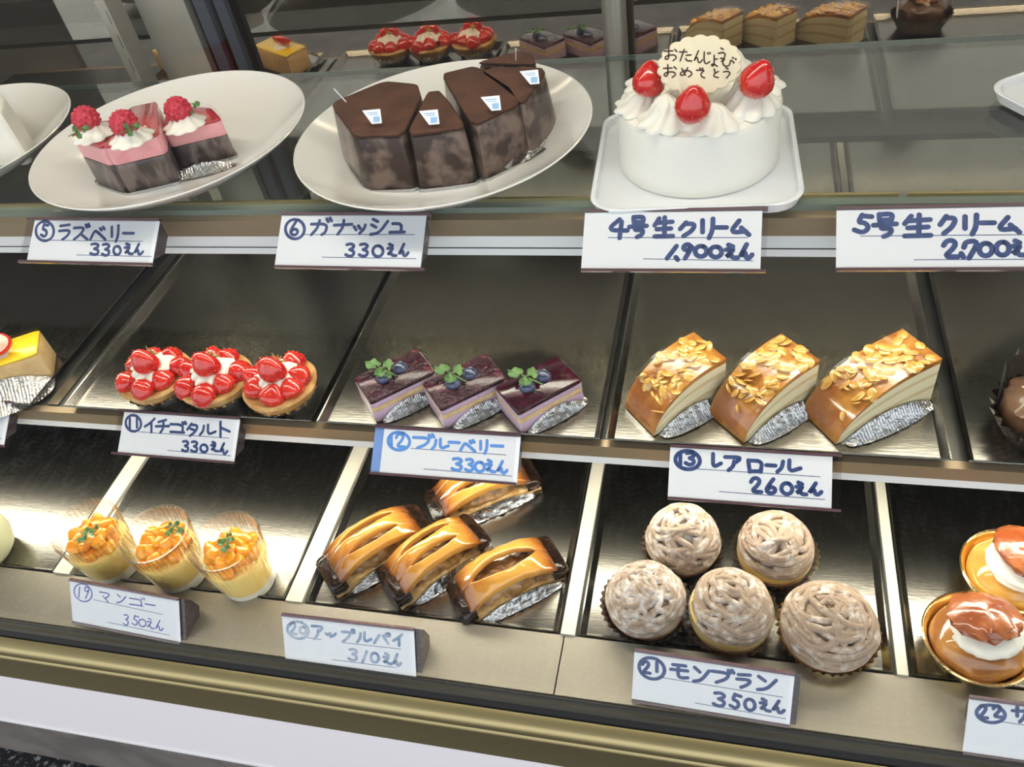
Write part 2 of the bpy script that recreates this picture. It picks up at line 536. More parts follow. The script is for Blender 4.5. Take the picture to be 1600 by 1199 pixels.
# cream divider bars between the bottom trays
for a, b in ((-0.6405, -0.6215), (-0.3835, -0.3670), (-0.1265, -0.1145), (0.1345, 0.1425)):
    MB().box(a, b, 0.3368, 0.79, ZB - 0.006, ZB + 0.003).obj('divider_bar', cream_bar, case, False)
# rear sliding doors with their stiles and the slotted upright
for a, b, y in ((X0, -0.575, YD + 0.008), (-0.575, -0.118, YD), (-0.118, X1, YD + 0.008)):
    MB().box(a, b, y, y + 0.004, ZB, 1.30).obj('rear_glass_door', mirror_m, case, False)
MB().lathe([(0.0115, ZB), (0.0115, 1.34)], 20, M=Matrix.Translation((-0.118, 0.795, 0))).obj('round_post', stile_m, case)
xu = PY(184, 60, 0.77).x
up = MB()
up.box(xu - 0.0075, xu + 0.010, 0.770, 0.785, ZB, 1.34)
up.box(xu + 0.010, xu + 0.013, 0.760, 0.785, ZB, 1.34)
u = up.obj('slotted_upright', stile_m, case, False)
sl = MB()
for k in range(26):
    z = 0.66 + k * 0.0255
    sl.box(xu + 0.0015, xu + 0.0045, 0.7693, 0.7702, z, z + 0.014)
sl.obj('slot', gasket_m, u, False)
MB().box(xu + 0.020, xu + 0.078, 0.795, 0.806, ZB, 1.34).obj('door_stile', stile_m, case, False)
MB().box(xu + 0.084, xu + 0.098, 0.800, 0.808, ZB, 1.34).obj('door_stile', back_navy, case, False)  # navy strip added in place of a dark stripe reflected in the glass
MB().box(xu + 0.108, xu + 0.120, 0.800, 0.808, ZB, 1.34).obj('door_stile', back_navy, case, False)  # second added strip, also imitating a reflected dark stripe

# ---- metal shelf
sh = thing('metal_shelf', 'middle steel shelf with a bronze front rail above a white lamp housing', 'shelf', (0, 0, 0))
MB().box(X0, X1, 0.436, 0.74, ZM - 0.008, ZM - 0.001).obj('shelf_panel', steel_dark, sh, False)
MB().box(X0, X1, 0.4285, 0.4362, ZM - 0.0135, ZM - 0.0008).obj('front_rail', rail_m, sh, False)
MB().box(X0, X1, 0.4315, 0.466, ZM - 0.0250, ZM - 0.0138).obj('lamp_housing', white_metal, sh, False)
MB().box(X0, X1, 0.4665, 0.4685, ZM - 0.043, ZM - 0.009).obj('lamp_flange', white_metal, sh, False)
MB().tube([(X0 + 0.05, 0.456, ZM - 0.0335), (X1 - 0.05, 0.456, ZM - 0.0335)], 0.0075, 12).obj('lamp_tube', tube_m['mid'], sh)
for px in (75, 150):
    x = PZ(px, 632, ZM).x
    MB().box(x, x + 0.012, 0.437, 0.73, ZM - 0.001, ZM + 0.001).obj('shelf_rib', steel, sh, False)

# ---- glass shelf
gs = thing('glass_shelf', 'upper glass shelf on a bronze rail, holding plates and the whole cake', 'shelf', (0, 0, 0))
MB().box(X0, X1, 0.517, 0.757, ZT - 0.005, ZT).obj('glass_plate', glass_shelf_m, gs, False)
MB().box(X0, X1, 0.7570, 0.7578, ZT - 0.005, ZT).obj('rear_glass_edge', glass_edge, gs, False)
MB().box(X0, X1, 0.5085, 0.517, ZT - 0.006, ZT - 0.0008).obj('glass_lip', glass_edge, gs, False)
xj = PZ(1411, 306, ZT).x
for a, b in ((X0, xj - 0.003), (xj + 0.003, X1)):
    MB().box(a, b, 0.5165, 0.519, ZT - 0.001, ZT + 0.0016).obj('gold_edge', gold_trim, gs, False)
MB().box(X0, X1, 0.4995, 0.5085, ZT - 0.020, ZT - 0.0055).obj('front_rail', rail_m, gs, False)
MB().box(X0, X1, 0.5010, 0.5350, ZT - 0.0385, ZT - 0.0203).obj('lamp_housing', white_metal, gs, False)
MB().box(X0, X1, 0.5003, 0.5010, ZT - 0.0318, ZT - 0.0312).obj('housing_groove', gasket_m, gs, False)
MB().box(X0, X1, 0.5355, 0.5375, ZT - 0.057, ZT - 0.0203).obj('lamp_flange', stile_m, gs, False)
MB().tube([(X0 + 0.05, 0.526, ZT - 0.047), (X1 - 0.05, 0.526, ZT - 0.047)], 0.0075, 12).obj('lamp_tube', tube_m['top'], gs)


# ---- trays
def tray(x0, x1, y0, y1, z, label, h=0.008):
    root = thing('baking_tray', label, 'tray', ((x0 + x1) / 2, y0, z), 0, 'steel trays')
    hw, d = (x1 - x0) / 2, y1 - y0
    fl = 0.006
    MB().box(-hw + fl, hw - fl, fl, d - fl, 0.0004, 0.0016).obj('tray_floor', steel, root, False)
    r = MB()
    # flared wall as a ring: inner bottom, inner top, rolled rim, outer top, outer bottom

    def rect(o, zz):
        return [(-hw + o, o, zz), (hw - o, o, zz), (hw - o, d - o, zz), (-hw + o, d - o, zz)]
    r.loft([rect(fl, 0.0016), rect(0.0014, h), rect(0.0004, h + 0.0005), rect(0, h - 0.0006), rect(0.0008, h - 0.001), rect(fl, 0.0)], False, True)
    r.f.pop()
    r.obj('rim', steel, root, False)
    return root


for a, b, lab in ((-0.92, -0.639, 'steel tray holding the lemon cheesecake slice'),
                  (-0.6025, -0.345, 'steel tray holding the strawberry tarts'),
                  (-0.3405, -0.095, 'steel tray holding the blueberry cakes'),
                  (-0.091, 0.157, 'steel tray holding the almond roll slices'),
                  (0.167, 0.42, 'steel tray holding the chocolate cake in brown foil')):
    tray(a, b, 0.4290, 0.70, ZM, lab)
for a, b, lab in ((-0.93, -0.643, 'steel tray holding the green mousse with dark jelly'),
                  (-0.619, -0.386, 'steel tray holding the mango puddings'),
                  (-0.3645, -0.129, 'steel tray holding the apple pies'),
                  (-0.112, 0.132, 'steel tray holding the chestnut cream tarts'),
                  (0.145, 0.40, 'steel tray holding the syrupy buns in gold cups')):
    tray(a, b, 0.338, 0.78, ZB - 0.006, lab, 0.007)

# ------------------------------------------------------------------ handwriting
DAK = [[(0.74, -0.06), (0.82, 0.13)], [(0.90, -0.12), (0.98, 0.07)]]
CIRC = [(0.5 + 0.5 * math.cos(a), 0.5 + 0.5 * math.sin(a)) for a in [i * 2 * PI / 16 - 1.2 for i in range(17)]]


def ring(cx, cy, r):
    return [(cx + r * (x - 0.5) * 2, cy + r * (y - 0.5) * 2) for x, y in CIRC]


G = {
    '0': [CIRC], 'o': [CIRC],
    '1': [[(0.6, 0), (0.4, 1)]], 'I': [[(0.5, 0), (0.5, 1)]], '/': [[(0.9, 0), (0.05, 1)]], ',': [[(0.2, 0), (0.8, 1)]],
    '2': [[(0.03, 0.30), (0.22, 0.04), (0.62, 0.0), (0.85, 0.2), (0.65, 0.5), (0.05, 0.95), (0.98, 0.95)]],
    '3': [[(0.12, 0.08), (0.6, 0.0), (0.9, 0.2), (0.65, 0.38), (0.4, 0.45)], [(0.4, 0.45), (0.85, 0.58), (0.8, 0.88), (0.4, 1), (0.0, 0.85)]],
    '4': [[(0.62, 0), (0.0, 0.58), (1, 0.6)], [(0.72, 0.12), (0.62, 1)]],
    '5': [[(0.45, 0.0), (0.22, 0.42), (0.62, 0.42), (0.85, 0.72), (0.5, 1), (0.0, 0.82)], [(0.42, 0.04), (1.0, 0.1)]],
    '6': [[(0.7, 0), (0.25, 0.45), (0.02, 0.8), (0.35, 1), (0.8, 0.92), (0.9, 0.65), (0.5, 0.52), (0.12, 0.75)]],
    '7': [[(0.02, 0.4), (0.15, 0.06), (1.0, 0.05), (0.35, 1)]],
    '9': [[(0.85, 0.25), (0.5, 0.0), (0.08, 0.25), (0.4, 0.5), (0.85, 0.22), (0.6, 0.6), (0.3, 1)]],
    'え': [[(0.28, 0.0), (0.62, 0.13)], [(0.1, 0.36), (0.72, 0.3), (0.4, 0.62), (0.03, 0.96), (0.42, 0.66), (0.58, 0.95), (1, 0.95)]],
    'ん': [[(0.58, 0.0), (0.0, 1), (0.3, 0.56), (0.48, 0.58), (0.52, 0.92), (0.75, 1), (1, 0.72)]],
    'ラ': [[(0.1, 0.12), (0.9, 0.04)], [(0.0, 0.45), (0.98, 0.38), (0.75, 0.75), (0.28, 1)]],
    'ズ': [[(0.0, 0.18), (0.7, 0.12), (0.42, 0.62), (0.0, 1)], [(0.42, 0.6), (0.85, 1)]] + DAK,
    'ベ': [[(0.0, 1), (0.26, 0.32), (0.42, 0.3), (1, 1)], [(0.65, 0.06), (0.75, 0.22)], [(0.85, -0.04), (0.96, 0.13)]],
    'リ': [[(0.1, 0.08), (0.1, 0.7)], [(0.9, 0.0), (0.88, 0.6), (0.6, 1)]],
    'ー': [[(0, 0.5), (1, 0.5)]],
    'ガ': [[(0.0, 0.3), (0.78, 0.26), (0.68, 0.85), (0.5, 0.98)], [(0.4, 0.05), (0.3, 0.55), (0.0, 1)]] + DAK,
    'ナ': [[(0, 0.36), (1, 0.28)], [(0.55, 0), (0.5, 0.5), (0.2, 1)]],
    'ッ': [[(0.0, 0.2), (0.2, 0.6)], [(0.38, 0.1), (0.55, 0.45)], [(1, 0.0), (0.85, 0.55), (0.5, 1)]],
    'シ': [[(0.15, 0.0), (0.42, 0.15)], [(0.05, 0.36), (0.32, 0.52)], [(0.0, 0.98), (0.5, 0.88), (1, 0.12)]],
    'ュ': [[(0.2, 0.12), (0.82, 0.12), (0.75, 0.9)], [(0, 0.92), (1, 0.88)]],
    '号': [[(0.25, 0.02), (0.27, 0.3)], [(0.25, 0.03), (0.85, 0.0), (0.78, 0.28)], [(0.27, 0.28), (0.78, 0.26)], [(0.0, 0.5), (1, 0.45)],
           [(0.4, 0.5), (0.28, 0.66), (0.82, 0.64), (0.72, 0.9), (0.45, 1)]],
    '生': [[(0.25, 0.05), (0.0, 0.4)], [(0.15, 0.27), (0.98, 0.22)], [(0.12, 0.6), (0.9, 0.56)], [(0.0, 0.97), (1, 0.95)], [(0.56, 0.0), (0.54, 0.97)]],
    'ク': [[(0.38, 0.0), (0.0, 0.48)], [(0.32, 0.1), (0.98, 0.1), (0.78, 0.6), (0.22, 1)]],
    'ム': [[(0.52, 0.0), (0.05, 0.85), (0.85, 0.75)], [(0.62, 0.5), (1, 1)]],
    'イ': [[(0.92, 0.0), (0.5, 0.35), (0.0, 0.62)], [(0.62, 0.28), (0.62, 1)]],
    'チ': [[(0.78, 0.0), (0.2, 0.2)], [(0, 0.55), (1, 0.46)], [(0.58, 0.12), (0.58, 0.65), (0.35, 1)]],
    'ゴ': [[(0, 0.2), (0.78, 0.16), (0.74, 0.95)], [(0, 0.96), (0.85, 0.94)]] + DAK,
    'タ': [[(0.38, 0.0), (0.0, 0.5)], [(0.32, 0.08), (0.98, 0.1), (0.78, 0.6), (0.25, 1)], [(0.3, 0.42), (0.75, 0.55)]],
    'ル': [[(0.25, 0.12), (0.2, 0.65), (0.0, 1)], [(0.52, 0.0), (0.5, 0.95), (1, 0.6)]],
    'ト': [[(0.15, 0), (0.15, 1)], [(0.15, 0.38), (0.98, 0.6)]],
    'ブ': [[(0, 0.18), (0.8, 0.16), (0.65, 0.65), (0.2, 1)]] + DAK,
    'レ': [[(0.15, 0), (0.12, 0.95), (1, 0.62)]],
    'ア': [[(0, 0.1), (0.98, 0.06), (0.62, 0.42)], [(0.52, 0.36), (0.48, 0.7), (0.2, 1)]],
    'ロ': [[(0.0, 0.05), (0.1, 1)], [(0.0, 0.07), (0.98, 0.05), (0.85, 0.95)], [(0.1, 0.95), (0.88, 0.9)]],
    'マ': [[(0, 0.1), (1, 0.1), (0.55, 0.65)], [(0.32, 0.48), (0.75, 1)]],
    'ン': [[(0.05, 0.05), (0.4, 0.32)], [(0.0, 1), (0.5, 0.88), (1, 0.15)]],
    'プ': [[(0, 0.22), (0.72, 0.2), (0.5, 0.65), (0.05, 1)], ring(0.9, 0.1, 0.13)],
    'パ': [[(0.32, 0.2), (0.0, 1)], [(0.55, 0.22), (0.88, 0.95)], ring(0.85, 0.1, 0.13)],
    'モ': [[(0.12, 0.08), (0.88, 0.05)], [(0.0, 0.45), (1, 0.4)], [(0.45, 0.08), (0.42, 0.85), (0.6, 0.99), (1, 0.9)]],
    'サ': [[(0, 0.34), (1, 0.3)], [(0.27, 0.05), (0.27, 0.66)], [(0.76, 0), (0.74, 0.6), (0.42, 1)]],
    'お': [[(0.0, 0.32), (0.6, 0.24)], [(0.3, 0.0), (0.32, 0.85), (0.14, 0.98), (0.0, 0.82), (0.25, 0.62), (0.7, 0.52), (0.9, 0.75), (0.62, 1)], [(0.75, 0.12), (0.9, 0.28)]],
    'た': [[(0, 0.25), (0.6, 0.2)], [(0.38, 0), (0.05, 1)], [(0.55, 0.48), (0.95, 0.42)], [(0.5, 0.75), (0.6, 0.95), (1, 0.93)]],
    'じ': [[(0.2, 0), (0.15, 0.75), (0.4, 1), (0.85, 0.75)], [(0.6, 0.05), (0.66, 0.15)], [(0.85, 0.0), (0.9, 0.1)]],
    'ょ': [[(0.5, 0), (0.5, 0.8), (0.3, 1), (0.1, 0.85), (0.4, 0.75), (0.9, 0.95)], [(0.5, 0.35), (0.9, 0.3)]],
    'う': [[(0.32, 0.0), (0.6, 0.1)], [(0.05, 0.42), (0.6, 0.3), (0.88, 0.5), (0.4, 1)]],
    'び': [[(0.0, 0.2), (0.35, 0.15), (0.1, 0.6), (0.3, 1), (0.65, 0.85), (0.7, 0.2), (0.95, 0.55)], [(0.85, 0.0), (0.9, 0.1)], [(1.05, 0.1), (1.1, 0.2)]],
    'め': [[(0.15, 0.15), (0.42, 0.85)], [(0.6, 0.0), (0.35, 0.75), (0.1, 0.95), (0.0, 0.65), (0.4, 0.3), (0.8, 0.35), (0.95, 0.7), (0.65, 1)]],
    'で': [[(0.0, 0.15), (0.9, 0.08), (0.45, 0.45), (0.5, 0.9), (0.85, 1)], [(0.35, -0.12), (0.4, -0.02)], [(0.6, -0.15), (0.65, -0.05)]],
    'と': [[(0.25, 0.0), (0.4, 0.42)], [(0.9, 0.25), (0.2, 0.6), (0.2, 0.9), (0.9, 1)]],
}


def ribbon(mbd, pts, hw, z):
    """a flat marker stroke with round ends, in the xy plane"""
    pts = [Vector(p) for p in pts]
    n = len(pts)
    L, R = [], []
    for i, p in enumerate(pts):
        t = pts[min(i + 1, n - 1)] - pts[max(i - 1, 0)]
        if t.length < 1e-9:
            t = Vector((1, 0))
        t.normalize()
        nn = Vector((-t.y, t.x))
        L.append((p.x + nn.x * hw, p.y + nn.y * hw, z))
        R.append((p.x - nn.x * hw, p.y - nn.y * hw, z))
    vs = L + R
    mbd.add(vs, [[i, n + i, n + i + 1, i + 1] for i in range(n - 1)])
    for p in (pts[0], pts[-1]):
        mbd.add([(p.x + hw * math.cos(a * PI / 5), p.y + hw * math.sin(a * PI / 5), z + 0.00002) for a in range(10)], [list(range(10))])


def write(mbd, strokes, tr, hw, z0):
    for k, s in enumerate(strokes):
        pts = s if len(s) < 3 else chaikin(s, 2, False, 0.25)
        ribbon(mbd, [tr(p[0], p[1]) for p in pts], hw * 1.18, z0 + 0.00003 * (k % 7))


def price_tag(label, origin, sc, corners, tier, slope, text, lines, ink_mat, pw, bracket=None, hold=(0, 0), lipcol=None, bubble=None):
    """corners: TL TR BR BL of the paper read off a close-up (origin + pixel * sc)"""
    yb, zb, lean = tier
    V = Vector((0, math.sin(lean), math.cos(lean)))
    N = Vector((0, -math.cos(lean), math.sin(lean)))
    O = Vector((0, yb, zb))

    def plane(cx, cy):
        r = ray(origin[0] + cx * sc, origin[1] + cy * sc)
        p = CAM + r * ((O - CAM).dot(N) / r.dot(N))
        return Vector((p.x, (p - O).dot(V)))
    tl, tr_, br, bl = [plane(*c) for c in corners]
    c = (tl + tr_ + br + bl) / 4
    ux = ((tr_ - tl) + (br - bl)).normalized()
    uy = Vector((-ux.y, ux.x))
    wd = ((tr_ - tl).length + (br - bl).length) / 2
    ht = (abs((tl - bl).dot(uy)) + abs((tr_ - br).dot(uy))) / 2
    root = thing('price_tag', label, 'price tag', group='handwritten price tags')
    U3 = Vector((1, 0, 0)) * ux.x + V * ux.y
    V3 = Vector((1, 0, 0)) * uy.x + V * uy.y
    base = O + Vector((1, 0, 0)) * (c.x - uy.x * ht / 2) + V * (c.y - uy.y * ht / 2)
    M = Matrix(((U3.x, V3.x, N.x), (U3.y, V3.y, N.y), (U3.z, V3.z, N.z))).to_4x4()
    M.translation = base
    root.matrix_world = M
    hw, lx, rx = wd / 2, wd / 2 + hold[0], wd / 2 + hold[1]

    def loc(cx, cy):
        q = plane(cx, cy) - c
        return (q.dot(ux), q.dot(uy) + ht / 2)
    # card
    MB().box(-hw, hw, 0, ht, -0.0003, 0.0003).obj('paper_card', paper, root, False)
    # handwriting
    mbd = MB()
    for ch, x, y, ww, hh in text:
        write(mbd, G[ch], lambda a, b: loc(x + a * ww, y + b * hh + a * ww * slope), pw, 0.00036)
    mbd.obj('handwriting', ink_mat, root, False)
    if lines:
        ml = MB()
        for (a, b, c2, d) in lines:
            ribbon(ml, [loc(a, b), loc(c2, d)], 0.00028, 0.00034)
        ml.obj('ruled_line', ink, root, False)
    # holder: dark back plate with folded lips and a clear front sheet
    MB().box(-lx, rx, -0.0015, ht + 0.0015, -0.0016, -0.0005).obj('back_plate', lipcol or holder_m, root, False)
    lip = MB()
    lip.box(-lx, rx, ht + 0.0002, ht + 0.0022, -0.0016, 0.0014)
    lip.obj('upper_lip', holder_edge, root, False)
    lip = MB()
    lip.box(-lx, rx, -0.0022, -0.0002, -0.0016, 0.0014)
    lip.obj('lower_lip', holder_edge, root, False)
    MB().box(-lx, rx - (0.003 if bracket else 0), -0.001, ht + 0.001, 0.0009, 0.00115).obj('clear_front', film_m, root, False)
    # wedge bracket behind
    if bracket == 'rail':
        for xx in (-hw * 0.75, hw * 0.86):
            bb = MB()
            bb.loft([[(xx + s, ht + 0.001, -0.0017), (xx + s, 0.003, -0.0017), (xx + s, ht * 0.35, -0.014), (xx + s, ht * 0.8, -0.014)] for s in (-0.007, 0.007)])
            bb.obj('bracket', holder_dark, root, False)
    elif bracket == 'wedge':
        bb = MB()
        bb.loft([[(s, ht + 0.001, -0.0017), (s, 0.0, -0.0017), (s, ht * 0.15, -0.010), (s, ht * 0.30, -0.0225), (s, ht * 0.62, -0.0225), (s, ht * 0.9, -0.011)] for s in (-hw + 0.005, hw + 0.0045)])
        bb.obj('bracket', holder_dark, root, False)
    return root


TT = (0.457, 0.7145, math.radians(55))
TM = (0.397, 0.5445, math.radians(55))
TB = (0.2860, 0.4225, math.radians(33))

price_tag('price tag numbered 5, 330 yen, below the raspberry plate', (30, 325), 0.15, [(130, 130), (1435, 140), (1420, 578), (120, 545)], TT, 0.01,
          [('o', 175, 140, 190, 205), ('5', 230, 170, 75, 135), ('ラ', 420, 170, 120, 160), ('ズ', 575, 185, 165, 145), ('ベ', 745, 205, 155, 125), ('リ', 960, 185, 85, 165), ('ー', 1085, 195, 110, 140),
           ('3', 745, 372, 100, 120), ('3', 865, 375, 90, 125), ('0', 985, 400, 75, 90), ('え', 1095, 375, 90, 110), ('ん', 1195, 378, 95, 110)],
          [(330, 338, 1290, 350), (600, 492, 1380, 508)], ink, 0.00105, 'rail', (0.008, 0))
price_tag('price tag numbered 6, 330 yen, below the ganache plate', (425, 325), 0.1625, [(65, 75), (1465, 75), (1450, 578), (60, 552)], TT, 0.01,
          [('o', 130, 110, 185, 190), ('6', 175, 130, 85, 135), ('ガ', 380, 115, 200, 145), ('ナ', 600, 120, 170, 135), ('ッ', 790, 165, 110, 80), ('シ', 950, 110, 165, 150), ('ュ', 1135, 140, 140, 105),
           ('3', 710, 345, 95, 125), ('3', 840, 345, 95, 125), ('0', 970, 365, 100, 105), ('え', 1105, 350, 90, 115), ('ん', 1215, 350, 95, 115)],
          [(300, 258, 1372, 258), (485, 475, 1385, 490)], ink, 0.00105, 'rail', (0, 0.0035))
price_tag('price tag reading 1,900 yen in front of the white cream cake', (900, 320), 0.19375, [(65, 60), (1505, 55), (1485, 515), (50, 522)], TT, 0.0,
          [('4', 250, 120, 165, 150), ('号', 430, 98, 140, 165), ('生', 635, 105, 145, 158), ('ク', 840, 145, 125, 110), ('リ', 1010, 115, 105, 155), ('ー', 1130, 145, 85, 80), ('ム', 1230, 130, 165, 115),
           ('/', 730, 335, 90, 100), (',', 800, 425, 25, 20), ('9', 850, 315, 100, 120), ('0', 960, 335, 95, 85), ('0', 1080, 340, 95, 85), ('え', 1200, 325, 105, 110), ('ん', 1315, 322, 105, 115)],
          [(260, 267, 1382, 267), (545, 438, 1425, 454)], ink, 0.0014, 'rail', (0, 0.0035))
price_tag('price tag reading 2,700 yen at the right end of the glass shelf', (1300, 315), 0.1875, [(40, 70), (1745, 43), (1725, 543), (30, 558)], TT, -0.01,
          [('5', 185, 115, 145, 150), ('号', 345, 105, 190, 190), ('生', 605, 115, 215, 180), ('ク', 900, 125, 135, 145), ('リ', 1095, 115, 120, 160), ('ー', 1240, 145, 110, 70), ('ム', 1360, 135, 200, 125),
           ('2', 925, 325, 125, 145), ('7', 1095, 325, 130, 150), (',', 1070, 435, 30, 30), ('0', 1225, 350, 110, 105), ('0', 1365, 340, 110, 110), ('え', 1495, 330, 105, 125), ('ん', 1600 + 20, 325, 90, 115)],
          [(235, 290, 1640, 278), (685, 487, 1640, 483)], ink, 0.0014, 'rail', (0, 0.0035))
price_tag('price tag numbered 11, 330 yen, in front of the strawberry tarts', (175, 635), 0.13125, [(115, 70), (1500, 155), (1480, 665), (105, 545)], TM, 0.075,
          [('o', 165, 100, 185, 195), ('I', 180, 145, 70, 120), ('I', 265, 140, 70, 110), ('イ', 395, 140, 125, 165), ('チ', 525, 155, 155, 155), ('ゴ', 700, 190, 190, 120), ('タ', 900, 205, 130, 145), ('ル', 1050, 215, 185, 125), ('ト', 1275, 185, 130, 180),
           ('3', 838, 410, 85, 130), ('3', 945, 415, 85, 130), ('0', 1055, 455, 85, 90), ('え', 1175, 425, 90, 110), ('ん', 1280, 440, 95, 125)],
          [(320, 305, 1395, 382), (665, 527, 1415, 592)], ink, 0.00105, 'rail', (0.006, 0))
price_tag('price tag numbered 12, its ink paled to imitate glare, in front of the blueberry cakes', (575, 660), 0.15625, [(150, 70), (1515, 140), (1500, 612), (132, 495)], TM, 0.055,
          [('o', 200, 95, 220, 180), ('I', 190, 120, 90, 130), ('2', 280, 115, 90, 135), ('ブ', 455, 130, 210, 125), ('ル', 640, 165, 165, 105), ('ー', 810, 165, 105, 70), ('ベ', 925, 180, 145, 105), ('リ', 1120, 180, 80, 130), ('ー', 1235, 205, 115, 60),
           ('3', 840, 358, 115, 125), ('3', 975, 365, 90, 125), ('0', 1070, 398, 95, 95), ('え', 1175, 378, 95, 120), ('ん', 1285, 390, 105, 120)],
          [(430, 262, 1380, 328), (560, 468, 1438, 540)], ink_glare, 0.00115, 'rail', (0.0085, 0), holder_blue)
price_tag('price tag numbered 13, 260 yen, in front of the almond rolls', (1035, 695), 0.18125, [(65, 20), (1468, 108), (1455, 548), (50, 450)], TM, 0.06,
          [('o', 110, 48, 215, 160), ('I', 115, 75, 80, 95), ('3', 200, 65, 85, 110), ('レ', 425, 80, 80, 125), ('ア', 540, 95, 150, 125), ('ロ', 740, 130, 125, 105), ('ー', 895, 145, 80, 65), ('ル', 990, 130, 200, 105),
           ('2', 760, 285, 95, 125), ('6', 890, 295, 95, 125), ('0', 1025, 330, 95, 95), ('え', 1145, 325, 95, 105), ('ん', 1255, 330, 115, 100)],
          [(300, 210, 1360, 278), (490, 405, 1398, 474)], ink, 0.0013, 'rail', (0, 0.0065))
price_tag('price tag numbered 19 in thin violet pen in front of the mango puddings', (95, 895), 0.15, [(120, 95), (1255, 290), (1225, 725), (100, 492)], TB, 0.165,
          [('o', 140, 100, 190, 185), ('1', 175, 145, 40, 110), ('9', 240, 135, 70, 130), ('マ', 405, 190, 120, 100), ('ン', 585, 220, 95, 90), ('ゴ', 720, 250, 160, 80), ('ー', 880, 300, 105, 50),
           ('3', 655, 430, 60, 115), ('5', 745, 440, 70, 105), ('0', 815, 480, 75, 75), ('え', 895, 470, 80, 105), ('ん', 985, 490, 85, 105)],
          [(340, 280, 1060, 435), (490, 515, 1140, 655)], ink_violet, 0.00055, 'wedge')
price_tag('price tag numbered 20, 310 yen, in patchy blue ink, before the apple pies', (435, 955), 0.15625, [(55, 60), (1380, 190), (1355, 668), (55, 480)], TB, 0.095,
          [('o', 90, 95, 215, 170), ('2', 110, 115, 75, 115), ('0', 215, 155, 65, 70), ('ア', 335, 135, 125, 140), ('ッ', 475, 215, 100, 35), ('プ', 640, 180, 120, 125), ('ル', 790, 205, 140, 105), ('パ', 960, 215, 160, 105), ('イ', 1150, 225, 95, 115),
           ('3', 705, 375, 95, 115), ('/', 840, 400, 50, 115), ('0', 925, 415, 80, 95), ('え', 1045, 420, 90, 105), ('ん', 1145, 425, 80, 120)],
          [(290, 265, 430, 285), (650, 315, 1225, 380), (540, 485, 1180, 565)], ink_grey, 0.0011, 'wedge')
price_tag('price tag numbered 21, 350 yen, in front of the chestnut tarts', (980, 1010), 0.175, [(65, 45), (1485, 265), (1460, 702), (40, 470)], TB, 0.15,
          [('o', 105, 85, 230, 190), ('2', 135, 130, 70, 105), ('I', 235, 140, 60, 80), ('モ', 390, 150, 150, 120), ('ン', 595, 180, 135, 130), ('ブ', 755, 200, 200, 115), ('ラ', 980, 235, 130, 125), ('ン', 1165, 260, 165, 125),
           ('3', 770, 405, 115, 125), ('5', 920, 420, 95, 130), ('0', 1050, 465, 90, 100), ('え', 1180, 465, 95, 105), ('ん', 1290, 480, 110, 105)],
          [(320, 280, 1390, 455), (605, 505, 1415, 648)], ink, 0.0012, 'wedge')
price_tag('price tag numbered 22 in the lower right corner before the gold cups', (1490, 1080), 0.0917, [(215, 115), (2960, 500), (2930, 1430), (205, 1040)], TB, 0.09,
          [('o', 385, 215, 490, 300), ('2', 425, 235, 150, 220), ('2', 670, 240, 150, 200), ('サ', 1000, 240, 300, 270)],
          [(800, 520, 2700, 790)], ink, 0.0011, 'wedge')
price_tag('blank end of a price tag cut off by the left edge of the photo', (0, 0), 1, [(-175, 619), (13, 631), (11, 695), (-177, 683)], TM, 0.06, [], [(-80, 680, 3, 686)], ink, 0.001, 'rail', (0, 0))


# ------------------------------------------------------------------ pastry pieces
def strawberry_mesh(L=0.020, R=0.0095, squash=1.0):
    """tip up along +z, base at 0"""
    body = MB()
    body.blob((0, 0, L * 0.5), R, R * squash, L * 0.5, 24, 16, amp=0.05, freq=30, seed=random.random() * 9,
              fn=lambda p, d: Vector((p.x * (1 + 0.30 * -d.z * 0.8 - 0.12 * max(d.z, 0)), p.y * (1 + 0.30 * -d.z * 0.8 - 0.12 * max(d.z, 0)), p.z)))
    seeds = MB()
    gold = PI * (3 - math.sqrt(5))
    n = 46
    for i in range(n):
        zz = 0.93 - 1.75 * i / n
        s = math.sqrt(max(0, 1 - zz * zz))
        a = i * gold
        d = Vector((s * math.cos(a), s * math.sin(a), zz))
        k = 1 + 0.30 * -zz * 0.8 - 0.12 * max(zz, 0)
        p = Vector((d.x * R * k, d.y * R * squash * k, d.z * L * 0.5 + L * 0.5))
        seeds.blob(p, 0.00045, 0.00045, 0.0006, 5, 4)
    return body, seeds


def strawberry(parent, loc, L=0.020, R=0.0095, rot=(0, 0, 0), name='strawberry', hull=False):
    b, s = strawberry_mesh(L, R)
    o = b.obj(name, straw_m, parent, loc=loc, rot=rot)
    s.obj('seeds', seed_m, o)
    if hull:
        h = MB()
        for k in range(5):
            a = k * 1.26
            h.tube([(0, 0, 0.0005), (0.004 * math.cos(a), 0.004 * math.sin(a), -0.0012), (0.0075 * math.cos(a), 0.0075 * math.sin(a), -0.0035)], lambda q: 0.0009 * (1 - q) + 0.0002, 5)
        h.tube([(0, 0, 0), (0.001, 0, -0.005)], 0.0005, 5)
        h.obj('hull', leaf_dry, o)
    return o


def swirl(R, H, n=8, turns=0.6, depth=0.22, tiers=14, sq=1.0):
    """piped star-nozzle rosette"""
    b = MB()
    prof = []
    for i in range(tiers + 1):
        q = i / tiers
        r = R * (1 - q) ** 0.62 * (1 + 0.10 * math.sin(q * 9)) if q < 1 else R * 0.02
        if i == 0:
            r = R * 0.86
        prof.append((max(r, R * 0.03), H * (q ** 1.15)))
    b.lathe(prof, n * 6, lambda a, i, r, z: (r * (1 - depth + depth * abs(math.cos(n * (a - turns * 2 * PI * z / H / n * 2) / 2))), z), True, True)
    return b


